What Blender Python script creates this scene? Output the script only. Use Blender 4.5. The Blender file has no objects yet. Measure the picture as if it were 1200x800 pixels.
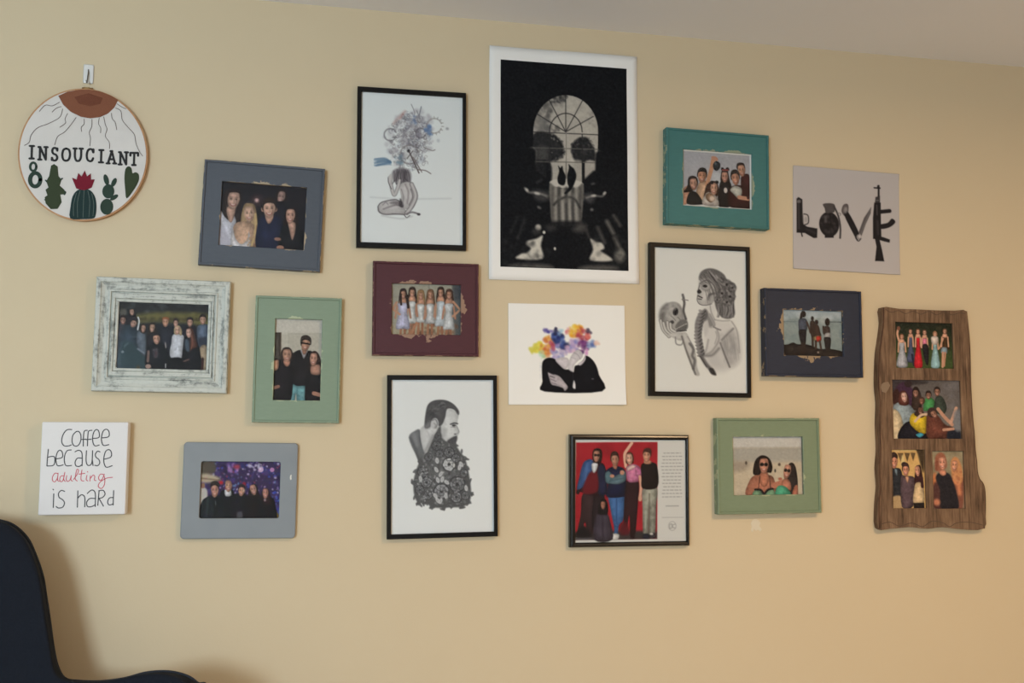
import bpy, bmesh, math, random
import numpy as np
from mathutils import Vector, Matrix

sc = bpy.context.scene
COL = sc.collection

# ------------------------------------------------------------------ camera
cam = bpy.data.cameras.new('camera')
camo = bpy.data.objects.new('camera', cam); COL.objects.link(camo); sc.camera = camo
cam.sensor_width = 36.0
cam.lens = 36.0 * 1170.72 / 1200.0
cam.clip_start = 0.02
PITCH, YAW, ROLL = 0.088052, 0.199867, 0.005036
fwd = Vector((math.sin(YAW)*math.cos(PITCH), math.cos(YAW)*math.cos(PITCH), math.sin(PITCH)))
rgt = Vector((math.cos(YAW), -math.sin(YAW), 0)); upv = rgt.cross(fwd)
r2 = rgt*math.cos(ROLL) + upv*math.sin(ROLL); u2 = upv*math.cos(ROLL) - rgt*math.sin(ROLL)
M = Matrix((r2, u2, -fwd)).transposed().to_4x4(); M.translation = (0, -2.7, 1.285)
camo.matrix_world = M

# ------------------------------------------------------------------ light
w = bpy.data.worlds.new('sky'); sc.world = w; w.use_nodes = True
bg = w.node_tree.nodes['Background']; bg.inputs[0].default_value = (.62, .78, 1, 1); bg.inputs[1].default_value = 1.0
sc.view_settings.view_transform = 'Standard'; sc.view_settings.look = 'None'
sc.view_settings.exposure = 0.12; sc.view_settings.gamma = 1.0; sc.view_settings.use_curve_mapping = False
sc.cycles.use_denoising = True
sc.cycles.max_bounces = 8; sc.cycles.diffuse_bounces = 5; sc.cycles.transparent_max_bounces = 16
sc.cycles.caustics_reflective = False; sc.cycles.caustics_refractive = False

def area(name, loc, target, sx, sy, power, color, spread=180):
    l = bpy.data.lights.new(name, 'AREA'); l.shape = 'RECTANGLE'; l.size = sx; l.size_y = sy
    l.energy = power; l.color = color; l.spread = math.radians(spread)
    o = bpy.data.objects.new(name, l); COL.objects.link(o); o.location = loc
    o.rotation_euler = (Vector(target)-Vector(loc)).to_track_quat('-Z', 'Y').to_euler()
    return o
# daylight through the window in the wall behind the camera (its shadows fall to the right of the frames); it fills the opening
area('window_daylight_offscreen', (-1.81, -4.74, 1.50), (-1.81, 0, .30), .94, .94, 76, (.72, .88, 1.0), 150)
# warm ceiling lamp over the room, whose shadows fall to the left of the frames and below them
area('ceiling_lamp_light_offscreen', (1.75, -2.0, 2.335), (1.75, -2.0, 0), .30, .30, 38, (1.0, .66, .36))

# ------------------------------------------------------------------ helpers
def lin(c):
    c = np.asarray(c, float)/255.0
    return np.where(c <= .04045, c/12.92, ((c+.055)/1.055)**2.4)

def tag(o, label=None, cat=None, group=None, kind=None):
    if label: o['label'] = label
    if cat: o['category'] = cat
    if group: o['group'] = group
    if kind: o['kind'] = kind
    return o

def link(name, me, parent=None, mat=None):
    o = bpy.data.objects.new(name, me); COL.objects.link(o)
    if mat: me.materials.append(mat)
    if parent: o.parent = parent
    return o

def empty(name, loc, rot=0.0):
    o = bpy.data.objects.new(name, None); COL.objects.link(o); o.location = loc
    o.rotation_euler = (0, -math.radians(rot), 0); o.empty_display_size = .05
    return o

def mesh(name, verts, faces, smooth=False):
    me = bpy.data.meshes.new(name); me.from_pydata([tuple(v) for v in verts], [], faces); me.update()
    bm = bmesh.new(); bm.from_mesh(me); bmesh.ops.recalc_face_normals(bm, faces=bm.faces); bm.to_mesh(me); bm.free()
    if smooth: me.polygons.foreach_set('use_smooth', [True]*len(me.polygons))
    return me

def box(name, x0, x1, y0, y1, z0, z1, bevel=0, seg=2):
    bm = bmesh.new(); bmesh.ops.create_cube(bm, size=1)
    for v in bm.verts:
        v.co = Vector((x0+(v.co.x+.5)*(x1-x0), y0+(v.co.y+.5)*(y1-y0), z0+(v.co.z+.5)*(z1-z0)))
    if bevel: bmesh.ops.bevel(bm, geom=list(bm.edges), offset=bevel, segments=seg, profile=.5, affect='EDGES')
    me = bpy.data.meshes.new(name); bm.to_mesh(me); bm.free(); return me

def catmull(pts, n=5, closed=True):
    p = [np.array(q, float) for q in pts]; N = len(p); out = []
    rng = range(N) if closed else range(N-1)
    for i in rng:
        if closed: a, b, c, d = p[i-1], p[i], p[(i+1) % N], p[(i+2) % N]
        else: a, b, c, d = p[max(i-1, 0)], p[i], p[i+1], p[min(i+2, N-1)]
        for k in range(n):
            t = k/n
            out.append(.5*((2*b)+(-a+c)*t+(2*a-5*b+4*c-d)*t*t+(-a+3*b-3*c+d)*t**3))
    if not closed: out.append(p[-1])
    return out

class Homog:
    """maps drawing coordinates inside a quad (TL, TR, BR, BL) to the unit square, u to the right, v down"""
    def __init__(s, quad, crop=(0, 0, 1)):
        q = np.array(quad, float).reshape(4, 2); A = []; B = []
        for (x, y), (u, v) in zip(q, ((0, 0), (1, 0), (1, 1), (0, 1))):
            A += [[x, y, 1, 0, 0, 0, -u*x, -u*y], [0, 0, 0, x, y, 1, -v*x, -v*y]]; B += [u, v]
        s.h = np.append(np.linalg.solve(np.array(A), np.array(B)), 1).reshape(3, 3); s.c = crop; s.q = q
    def __call__(s, pts):
        p = np.atleast_2d(np.array(pts, float)); ox, oy, k = s.c
        p = np.stack([p[:, 0]/k+ox, p[:, 1]/k+oy, np.ones(len(p))], -1)@s.h.T
        return p[:, :2]/p[:, 2:]

# ------------------------------------------------------------------ materials
MATS = {}
def mat(name, color=None, rough=.6, spec=.5, metal=0, coat=0):
    if name in MATS: return MATS[name]
    m = bpy.data.materials.new(name); m.use_nodes = True
    b = m.node_tree.nodes['Principled BSDF']
    if color is not None: b.inputs['Base Color'].default_value = (*lin(color), 1)
    b.inputs['Roughness'].default_value = rough; b.inputs['Metallic'].default_value = metal
    b.inputs['Specular IOR Level'].default_value = spec; b.inputs['Coat Weight'].default_value = coat
    MATS[name] = m; return m

class NT:
    def __init__(s, m): s.t = m.node_tree; s.b = s.t.nodes['Principled BSDF']
    def n(s, typ, **kw):
        x = s.t.nodes.new('ShaderNode'+typ)
        for k, v in kw.items(): setattr(x, k, v)
        return x
    def l(s, a, b): s.t.links.new(a, b)
    def put(s, sock, v):
        if hasattr(v, 'links') or isinstance(v, bpy.types.NodeSocket): s.l(v, sock)
        else: sock.default_value = v
    def math(s, op, a, b=0.0, clamp=False):
        x = s.n('Math', operation=op, use_clamp=clamp); s.put(x.inputs[0], a); s.put(x.inputs[1], b); return x.outputs[0]
    def obj(s, scale=(1, 1, 1), loc=(0, 0, 0)):
        tc = s.n('TexCoord'); mp = s.n('Mapping'); s.l(tc.outputs['Object'], mp.inputs[0])
        mp.inputs['Scale'].default_value = scale; mp.inputs['Location'].default_value = loc; return mp.outputs[0]
    def noise(s, vec, scale, detail=3, rough=.5):
        x = s.n('TexNoise'); s.l(vec, x.inputs['Vector']); x.inputs['Scale'].default_value = scale
        x.inputs['Detail'].default_value = detail; x.inputs['Roughness'].default_value = rough; return x.outputs['Fac']
    def ramp(s, fac, stops):
        x = s.n('ValToRGB'); s.l(fac, x.inputs[0]); e = x.color_ramp.elements
        while len(e) < len(stops): e.new(.5)
        for k, (p, c) in zip(e, stops):
            k.position = p; k.color = (*lin(c), 1)
        return x.outputs[0]
    def mix(s, fac, a, b):
        x = s.n('Mix', data_type='RGBA'); s.put(x.inputs['Factor'], fac)
        s.put(x.inputs[6], a if not isinstance(a, tuple) else (*lin(a), 1)); s.put(x.inputs[7], b if not isinstance(b, tuple) else (*lin(b), 1))
        return x.outputs[2]
    def bump(s, h, strength=.2, dist=.002):
        x = s.n('Bump'); s.put(x.inputs['Height'], h); x.inputs['Strength'].default_value = strength; x.inputs['Distance'].default_value = dist
        s.l(x.outputs[0], s.b.inputs['Normal'])

def wall_mat(name, c1, c2, bump=.12):
    m = mat(name, c1, .85, .25); t = NT(m); v = t.obj()
    t.l(t.mix(t.noise(v, 2.2, 3), c1, c2), t.b.inputs['Base Color'])
    t.bump(t.noise(v, 160, 3), bump, .0015); return m

def wood_mat(name, stops, stretch=(14, 14, 1.0), rough=.6, bump=.25):
    m = mat(name, stops[0][1], rough, .3); t = NT(m); v = t.obj(stretch)
    f = t.noise(v, 6, 6, .62); t.l(t.ramp(f, stops), t.b.inputs['Base Color']); t.bump(f, bump, .002); return m

def distressed(name, paint, dark, under, op, size, amp=.012):
    """painted board, rubbed through to the undercoat round the opening and along the outer edge"""
    m = mat(name, paint, .55, .35); t = NT(m); x0, x1, z0, z1 = op
    cx, cz, hw, hh = (x0+x1)/2, (z0+z1)/2, (x1-x0)/2, (z1-z0)/2
    v = t.obj(); sp = t.n('SeparateXYZ'); t.l(v, sp.inputs[0])
    ax = t.math('ABSOLUTE', t.math('SUBTRACT', sp.outputs[0], cx)); az = t.math('ABSOLUTE', t.math('SUBTRACT', sp.outputs[2], cz))
    d = t.math('MAXIMUM', t.math('SUBTRACT', ax, hw), t.math('SUBTRACT', az, hh))
    e = t.math('MINIMUM', t.math('DIVIDE', ax, hw), t.math('DIVIDE', az, hh))
    n1 = t.noise(t.obj((1, 1, 1), (name.__len__()*1.7, 3.1, .4*len(paint)+paint[0]*.1)), 13, 5, .68)
    thr = t.math('MULTIPLY', t.math('MULTIPLY', t.math('SUBTRACT', n1, .50), amp*9), t.math('SUBTRACT', 1.12, e))
    wear = t.math('GREATER_THAN', thr, d)
    do = t.math('MINIMUM', t.math('SUBTRACT', size[0]/2, t.math('ABSOLUTE', sp.outputs[0])), t.math('SUBTRACT', size[1]/2, t.math('ABSOLUTE', sp.outputs[2])))
    n2 = t.noise(t.obj((1, 1, 1), (paint[1]*.1, 1, paint[2]*.1)), 34, 4, .65)
    edge = t.math('MULTIPLY', t.math('LESS_THAN', do, .0016), t.math('GREATER_THAN', n2, .565))
    base = t.mix(t.noise(t.obj((3, 3, 9)), 16, 5, .6), dark, paint)
    t.l(t.mix(t.math('MAXIMUM', wear, edge), base, under), t.b.inputs['Base Color'])
    t.bump(t.noise(t.obj((2, 2, 9)), 40, 3), .15, .0008); return m

def print_mat(name, rough, spec):
    m = mat(name, (200, 200, 200), rough, spec); t = NT(m)
    a = t.n('VertexColor'); a.layer_name = 'Color'; t.l(a.outputs[0], t.b.inputs['Base Color']); return m
PHOTO = print_mat('photo_print', .5, .12); PAPER = print_mat('matte_print', .75, .1)

def glass_mat():
    m = bpy.data.materials.new('clear_glass'); m.use_nodes = True; t = m.node_tree; t.nodes.clear()
    o = t.nodes.new('ShaderNodeOutputMaterial'); mx = t.nodes.new('ShaderNodeMixShader'); fr = t.nodes.new('ShaderNodeFresnel')
    tr = t.nodes.new('ShaderNodeBsdfTransparent'); gl = t.nodes.new('ShaderNodeBsdfGlossy')
    fr.inputs[0].default_value = 1.22; gl.inputs['Roughness'].default_value = .04; tr.inputs[0].default_value = (.995, 1, .998, 1)
    t.links.new(fr.outputs[0], mx.inputs[0]); t.links.new(tr.outputs[0], mx.inputs[1]); t.links.new(gl.outputs[0], mx.inputs[2]); t.links.new(mx.outputs[0], o.inputs[0])
    return m
GLASS = glass_mat()

# ------------------------------------------------------------------ the room
WALL = wall_mat('tan_wall_paint', (213, 197, 167), (209, 193, 163))
CEIL = wall_mat('ceiling_paint', (236, 237, 240), (231, 232, 236), .25)
OTHER = wall_mat('other_wall_paint', (226, 223, 217), (222, 219, 213))
FLOORM = wall_mat('carpet', (196, 190, 180), (184, 178, 168), .6)
X0, X1, Y0, Z1 = -2.6, 3.4, -4.8, 2.44
def struct(name, me, m, parent=None):
    o = link(name, me, parent, m)
    if not parent: o['kind'] = 'structure'
    return o
wall_back = struct('wall_back', box('wall_back', X0-.1, X1+.1, 0, .1, 0, Z1), WALL)
struct('wall_left', box('wall_left', X0-.1, X0, Y0-.1, 0, 0, Z1), OTHER)
struct('wall_right', box('wall_right', X1, X1+.1, Y0-.1, 0, 0, Z1), OTHER)
struct('floor', box('floor', X0-.1, X1+.1, Y0-.1, .1, -.1, 0), FLOORM)
struct('ceiling', box('ceiling', X0-.1, X1+.1, Y0-.1, .1, Z1, Z1+.1), CEIL)
# wall behind the camera, pierced by the window the daylight comes through
WX0, WX1, WZ0, WZ1 = -2.34, -1.27, .97, 2.04
wf = []
vv = []
def addbox(vs, fs, x0, x1, y0, y1, z0, z1):
    b = len(vs); vs += [(x, y, z) for z in (z0, z1) for y in (y0, y1) for x in (x0, x1)]
    fs += [tuple(b+i for i in f) for f in ((0, 2, 3, 1), (4, 5, 7, 6), (0, 1, 5, 4), (2, 6, 7, 3), (0, 4, 6, 2), (1, 3, 7, 5))]
for a in ((X0-.1, WX0, 0, Z1), (WX1, X1+.1, 0, Z1), (WX0, WX1, 0, WZ0), (WX0, WX1, WZ1, Z1)):
    addbox(vv, wf, a[0], a[1], Y0-.1, Y0, a[2], a[3])
struct('wall_front', mesh('wall_front', vv, wf), OTHER)
WHITE_TRIM = mat('white_trim', (226, 226, 222), .45)
win = empty('window_1', (0, 0, 0)); win['kind'] = 'structure'
for a in ((WX0, WX0+.05, WZ0, WZ1), (WX1-.05, WX1, WZ0, WZ1), (WX0+.05, WX1-.05, WZ0, WZ0+.05), (WX0+.05, WX1-.05, WZ1-.05, WZ1)):
    link('window_frame', box('f', a[0], a[1], Y0-.09, Y0-.02, a[2], a[3], .004), win, WHITE_TRIM)
link('mullion', box('m', (WX0+WX1)/2-.02, (WX0+WX1)/2+.02, Y0-.085, Y0-.03, WZ0+.05, WZ1-.05, .003), win, WHITE_TRIM)
for a, b in ((WX0+.05, (WX0+WX1)/2-.02), ((WX0+WX1)/2+.02, WX1-.05)):
    link('pane', box('p', a, b, Y0-.062, Y0-.058, WZ0+.05, WZ1-.05), win, GLASS)
bb = struct('baseboard_back', box('baseboard', X0, X1, -.016, -.0005, 0, .1, .004), WHITE_TRIM)
# small flake of filler under the green landscape frame
sp = [(1.252, 1.031), (1.262, 1.034), (1.272, 1.030), (1.277, 1.022), (1.273, 1.014), (1.281, 1.004), (1.276, .998), (1.268, 1.004), (1.262, 1.000), (1.257, 1.006), (1.252, .997), (1.247, 1.001), (1.250, 1.012), (1.247, 1.022)]
sv = [(x, 0, z) for x, z in sp]+[(x*.96+1.263*.04, -.0008, z*.96+1.014*.04) for x, z in sp]; n = len(sp)
link('filler_patch', mesh('filler_patch', sv, [tuple(range(n, 2*n))]+[(i, (i+1) % n, n+(i+1) % n, n+i) for i in range(n)]), wall_back, mat('filler', (216, 207, 186), .9))

# lamp body for the warm light (over the room, out of the picture)
lamp = empty('ceiling_lamp', (1.75, -2.0, 2.44)); tag(lamp, 'round white flush ceiling lamp above the room', 'lamp')
def lathe(name, prof, n=40):
    vs = []; fs = []
    for r, z in prof:
        for k in range(n): vs.append((r*math.cos(2*math.pi*k/n), r*math.sin(2*math.pi*k/n), z))
    for i in range(len(prof)-1):
        for k in range(n): fs.append((i*n+k, i*n+(k+1) % n, (i+1)*n+(k+1) % n, (i+1)*n+k))
    return mesh(name, vs, fs, True)
link('lamp_base', lathe('lamp_base', [(.001, -.002), (.2, -.002), (.21, -.02), (.2, -.05), (.001, -.05)]), lamp, WHITE_TRIM)
link('lamp_rim', lathe('lamp_rim', [(.18, -.05), (.2, -.05), (.2, -.10), (.18, -.10), (.18, -.05)]), lamp, WHITE_TRIM)

# ------------------------------------------------------------------ flat prints: painted into the colour attribute of a fine mesh
def blur(a, s):
    if s <= 0: return a
    r = max(1, int(s*3)); k = np.exp(-np.arange(-r, r+1)**2/(2*s*s)); k /= k.sum()
    for ax in (0, 1):
        p = np.pad(a, [(r, r) if i == ax else (0, 0) for i in range(a.ndim)], mode='edge'); o = np.zeros_like(a)
        for i, q in enumerate(k):
            sl = [slice(None)]*a.ndim; sl[ax] = slice(i, i+a.shape[ax]); o += q*p[tuple(sl)]
        a = o
    return a

class Paint:
    def __init__(s, quad, base, k=1.7, seed=1, vol=.30):
        s.H = Homog(quad); q = s.H.q
        s.W = int(k*(np.linalg.norm(q[1]-q[0])+np.linalg.norm(q[2]-q[3]))/2); s.Hh = int(k*(np.linalg.norm(q[3]-q[0])+np.linalg.norm(q[2]-q[1]))/2)
        s.a = np.zeros((s.Hh, s.W, 3)); s.a[:] = base; s.k = k; s.s = 1.0; s.vol = vol; s.rng = np.random.RandomState(seed); s.nz = np.zeros((s.Hh, s.W))
        for sg, am in ((1.2, .5), (3, .6), (7, .5)): n = blur(s.rng.randn(s.Hh, s.W), sg); s.nz += am*n/(n.std()+1e-9)
    def crop(s, ox, oy, sc): s.H.c = (ox, oy, sc); s.s = sc; return s
    def T(s, pts): return s.H(pts)*[s.W, s.Hh]
    def _win(s, p, m):
        x0, y0 = np.floor(p.min(0)-m).astype(int); x1, y1 = np.ceil(p.max(0)+m).astype(int)+1
        x0, y0, x1, y1 = max(x0, 0), max(y0, 0), min(x1, s.W), min(y1, s.Hh)
        if x1 <= x0 or y1 <= y0: return None
        X, Y = np.meshgrid(np.arange(x0, x1)+.5, np.arange(y0, y1)+.5); return (slice(y0, y1), slice(x0, x1)), X, Y
    def _put(s, w, m, col, a):
        m = (np.clip(m, 0, 1)*a)[..., None]; s.a[w] = s.a[w]*(1-m)+np.array(col, float)*m
    def poly(s, pts, col, soft=.7, a=1, sm=True, vol=None):
        if sm: pts = catmull(pts, 4)
        p = s.T(pts); soft = max(.35, soft); r = s._win(p, soft+1)
        if r is None: return s
        w, X, Y = r; ins = np.zeros(X.shape, bool); d2 = np.full(X.shape, 1e9); q = np.roll(p, -1, 0)
        for (x0, y0), (x1, y1) in zip(p, q):
            dx, dy = x1-x0, y1-y0; L = dx*dx+dy*dy+1e-12
            t = np.clip(((X-x0)*dx+(Y-y0)*dy)/L, 0, 1); d2 = np.minimum(d2, (X-x0-t*dx)**2+(Y-y0-t*dy)**2)
            if y0 != y1: ins ^= ((y0 > Y) != (y1 > Y)) & (X < dx*(Y-y0)/(y1-y0 if y1 != y0 else 1e-9)+x0)
        sd = np.sqrt(d2)*np.where(ins, 1, -1); c = np.array(col, float)
        vol = s.vol if vol is None else vol
        if vol and soft <= 1.6 and ins.any() and ins.sum() < .3*s.W*s.Hh:      # printed shading: forms turn darker towards their outline, a little lighter up and to the left
            D = sd.max()+1e-6; q = np.clip(sd/D, 0, 1); gx = (X-p[:, 0].mean())/(np.ptp(p[:, 0])+1e-6); gy = (Y-p[:, 1].mean())/(np.ptp(p[:, 1])+1e-6)
            c = c*(1-vol*(1-q)**2+.10*q*vol*2-(gx*.5+gy*.35)*vol*.8+s.nz[w]*vol*.22)[..., None]
        s._put(w, .5+sd/(2*soft), c, a); return s
    def rect(s, x0, y0, x1, y1, col, soft=.6, a=1): return s.poly([(x0, y0), (x1, y0), (x1, y1), (x0, y1)], col, soft, a, False, 0)
    def ell(s, cx, cy, rx, ry, col, rot=0, soft=.7, a=1):
        c = s.T([(cx, cy), (cx+rx, cy), (cx, cy+ry)]); rx = np.linalg.norm(c[1]-c[0]); ry = np.linalg.norm(c[2]-c[0]); c = c[0]; m = max(rx, ry)
        r = s._win(np.array([c-m, c+m]), soft+1)
        if r is None: return s
        w, X, Y = r; t = math.radians(rot); x = (X-c[0])*math.cos(t)+(Y-c[1])*math.sin(t); y = -(X-c[0])*math.sin(t)+(Y-c[1])*math.cos(t)
        q = np.sqrt((x/rx)**2+(y/ry)**2)+1e-6; g = np.sqrt((x/rx**2)**2+(y/ry**2)**2)/q+1e-6
        s._put(w, .5-(q-1)/g/(2*max(.35, soft)), col, a); return s
    def line(s, pts, wd, col, soft=.6, a=1, sm=True, taper=False):
        if sm and len(pts) > 2: pts = catmull(pts, 5, False)
        p = s.T(pts); hw = wd*s.k/s.s/2; r = s._win(p, hw+soft+1)
        if r is None: return s
        w, X, Y = r; best = np.full(X.shape, -1e9); N = len(p)-1
        for i in range(N):
            (x0, y0), (x1, y1) = p[i], p[i+1]; dx, dy = x1-x0, y1-y0; L = dx*dx+dy*dy+1e-12
            t = np.clip(((X-x0)*dx+(Y-y0)*dy)/L, 0, 1); d = np.sqrt((X-x0-t*dx)**2+(Y-y0-t*dy)**2)
            h = hw*(1-((i+t)/N)*.85) if taper else hw
            best = np.maximum(best, h-d)
        cov = min(1, hw*2/.8); s._put(w, .5+best/(2*max(.35, soft)), col, a*cov); return s
    def vgrad(s, y0, c0, y1, c1):
        t = np.linspace(0, 1, s.Hh)[:, None, None]; t = np.clip((t-y0)/(y1-y0), 0, 1); s.a[:] = np.array(c0)*(1-t)+np.array(c1)*t; return s
    def grain(s, amp, scale=1.0, mono=True):
        n = s.rng.randn(s.Hh, s.W, 1 if mono else 3); n = blur(n, scale); n /= n.std()+1e-9; s.a = np.clip(s.a+n*amp, 0, 255); return s
    def mottle(s, pts, cols, n, r0, r1, a=.7, soft=.8):
        """irregular dabs of the given colours inside the bounding polygon"""
        p = np.array(catmull(pts, 4)); lo, hi = p.min(0), p.max(0); q = np.roll(p, -1, 0); k = 0
        while k < n:
            x, y = lo+(hi-lo)*s.rng.rand(2); ins = False
            for (x0, y0), (x1, y1) in zip(p, q):
                if (y0 > y) != (y1 > y) and x < (x1-x0)*(y-y0)/(y1-y0)+x0: ins = not ins
            if not ins: continue
            k += 1; r = r0+(r1-r0)*s.rng.rand(); c = cols[s.rng.randint(len(cols))]
            s.ell(x, y, r, r*(.45+.55*s.rng.rand()), c, s.rng.rand()*180, soft, a)
        return s
    def face(s, cx, cy, rx, ry, skin, tilt=0, look=0, hair=None, smile=True, glasses=False):
        sk = np.array(skin, float); t = math.radians(tilt)
        def R(x, y): return (cx+rx*x*math.cos(t)-ry*y*math.sin(t), cy+rx*x*math.sin(t)+ry*y*math.cos(t))
        if hair is not None: s.poly([R(-1.08, .15), R(-1.12, -.5), R(-.7, -1.12), R(0, -1.28), R(.7, -1.12), R(1.12, -.5), R(1.08, .15), R(.5, 0), R(-.5, 0)], hair)
        s.poly([R(-.9, -.4), R(-.6, -.8), R(.6, -.8), R(.9, -.4), R(.92, .1), R(.62, .7), R(.2, 1.0), R(-.2, 1.0), R(-.62, .7), R(-.92, .1)], sk)
        s.poly([R(.35, -.8), R(.95, -.3), R(.95, .2), R(.5, .85), R(.45, .1)], sk*.82, 1.4, .7)
        s.ell(*R(-.35+look, .12), rx*.28, ry*.2, np.minimum(sk*1.1, 250), tilt, 1.2, .6)
        for e in (-.4, .4):
            s.ell(*R(e+look, -.1), rx*.3, ry*.15, sk*.72, tilt, 1.2, .5).ell(*R(e+look, -.1), rx*.15, ry*.08, sk*.34, tilt, .5, .75); s.line([R(e-.2+look, -.3), R(e+.2+look, -.31)], ry*.08, sk*.5, .6, .6)
            if glasses: s.ell(*R(e*1.05+look, -.1), rx*.42, ry*.22, (25, 24, 26), tilt, .5, .92)
        s.line([R(.08+look, -.05), R(.1+look, .25)], rx*.14, sk*.72, .6, .6)
        if smile:
            s.line([R(-.36+look, .46), R(look, .6), R(.36+look, .46)], ry*.17, (150, 70, 66), .5, .75); s.line([R(-.28+look, .46), R(look, .54), R(.28+look, .46)], ry*.1, (228, 214, 204), .4, .8)
        else: s.line([R(-.3+look, .52), R(.3+look, .52)], ry*.1, (140, 80, 74), .5, .8)
        if hair is not None: s.poly([R(-1.04, -.2), R(-1.0, -.8), R(-.5, -1.2), R(.5, -1.2), R(1.0, -.8), R(1.04, -.2), R(.8, -.5), R(.35, -.66), R(-.35, -.66), R(-.8, -.5)], hair)
        return s
    def build(s, name, rect, y, parent, m, soften=.38):
        """rect = (x0, x1, z0, z1) in the thing's own metres"""
        a = lin(np.clip(blur(s.a, soften*s.k/1.7), 0, 255)); x0, x1, z0, z1 = rect; W, H = s.W, s.Hh
        X, Z = np.meshgrid(np.linspace(x0, x1, W), np.linspace(z1, z0, H))
        co = np.stack([X, np.full_like(X, y) if not callable(y) else y(X, Z), Z], -1).astype(np.float32)
        i = np.arange(W*H).reshape(H, W); f = np.stack([i[:-1, :-1], i[1:, :-1], i[1:, 1:], i[:-1, 1:]], -1).reshape(-1).astype(np.int32)
        nf = (W-1)*(H-1); me = bpy.data.meshes.new(name); me.vertices.add(W*H); me.loops.add(nf*4); me.polygons.add(nf)
        me.vertices.foreach_set('co', co.ravel()); me.loops.foreach_set('vertex_index', f); me.polygons.foreach_set('loop_start', np.arange(0, nf*4, 4, dtype=np.int32))
        me.update(calc_edges=True)
        c = me.color_attributes.new('Color', 'FLOAT_COLOR', 'POINT'); c.data.foreach_set('color', np.concatenate([a.reshape(-1, 3), np.ones((W*H, 1))], 1).astype(np.float32).ravel())
        return link(name, me, parent, m)

# ------------------------------------------------------------------ frames
def rloop(x0, x1, z0, z1, y, r, k):
    out = []
    for cx, cz, a0 in ((x0+r, z0+r, 180), (x1-r, z0+r, 270), (x1-r, z1-r, 0), (x0+r, z1-r, 90)):
        for i in range(k+1):
            t = math.radians(a0+90*(i/k if k else .5)); rr = r if k else r*math.sqrt(2)
            out.append((cx+rr*math.cos(t), y, cz+rr*math.sin(t)))
    return out
def moulding(name, size, op, prof, ro=0.0, ri=0.0, k=0, smooth=False):
    """sweep a profile round a rectangle; each profile point is ('o', inset from the outer edge, height) or ('i', distance outside the opening, height)"""
    w, h = size; vs = []; fs = []; n = 4*(k+1)
    for kind, v, d in prof:
        if kind == 'o': vs += rloop(-w/2+v, w/2-v, -h/2+v, h/2-v, -d, max(ro-v, 1e-5), k)
        else: vs += rloop(op[0]-v, op[1]+v, op[2]-v, op[3]+v, -d, max(ri+v*.6, 1e-5), k)
    m = len(prof)
    for i in range(m):
        for j in range(n): fs.append((i*n+j, i*n+(j+1) % n, ((i+1) % m)*n+(j+1) % n, ((i+1) % m)*n+j))
    return mesh(name, vs, fs, smooth)
def rails(name, size, op, prof, parent, m):
    """the same sweep as four mitred rails, each an object"""
    w, h = size; cs = []
    for kind, v, d in prof:
        if kind == 'o': cs.append([(-w/2+v, -h/2+v), (w/2-v, -h/2+v), (w/2-v, h/2-v), (-w/2+v, h/2-v)])
        else: cs.append([(op[0]-v, op[2]-v), (op[1]+v, op[2]-v), (op[1]+v, op[3]+v), (op[0]-v, op[3]+v)])
    n = len(prof)
    for e in range(4):
        vs = [(c[e][0], -p[2], c[e][1]) for c, p in zip(cs, prof)]+[(c[(e+1) % 4][0], -p[2], c[(e+1) % 4][1]) for c, p in zip(cs, prof)]
        fs = [(i, (i+1) % n, n+(i+1) % n, n+i) for i in range(n)]+[tuple(range(n)), tuple(range(2*n-1, n-1, -1))]
        link(name, mesh(name, vs, fs), parent, m[e % 2])

def backing(root, op, y0=.0005, y1=.004, grow=.006):
    link('backing', box('backing', op[0]-grow, op[1]+grow, -y1, -y0, op[2]-grow, op[3]+grow), root, mat('hardboard', (96, 74, 52), .9))
def glass(root, op, y):
    link('glass', box('glass', op[0]+.0006, op[1]-.0006, -y-.0018, -y, op[2]+.0006, op[3]-.0006), root, GLASS)

def board_frame(name, lay, op, paint, dark, under, label, lip=.0065, amp=.012, group=None, cat='framed picture'):
    cx, cz, w, h, rot, d = lay
    root = empty(name, (cx, 0, cz), rot); tag(root, label, cat, group)
    m = distressed(name+'_paint', paint, dark, under, op, (w, h), amp)
    link('frame_board', moulding('frame_board', (w, h), op, [('o', lip*.8, .001), ('o', lip*.8, d-.0035), ('i', .0015, d-.0035), ('i', 0, d-.0045), ('i', 0, d-.0105), ('i', .004, d-.0105), ('i', .004, .001)]), root, m)
    link('edge_bead', moulding('edge_bead', (w, h), op, [('o', 0, .0005), ('o', 0, d-.002), ('o', .0008, d-.0006), ('o', .002, d), ('o', lip-.001, d), ('o', lip, d-.001), ('o', lip+.0006, d-.0036), ('o', lip+.0006, .001)]), root, m)
    backing(root, op, .001, d-.0135, .003)
    return root, d

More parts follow.
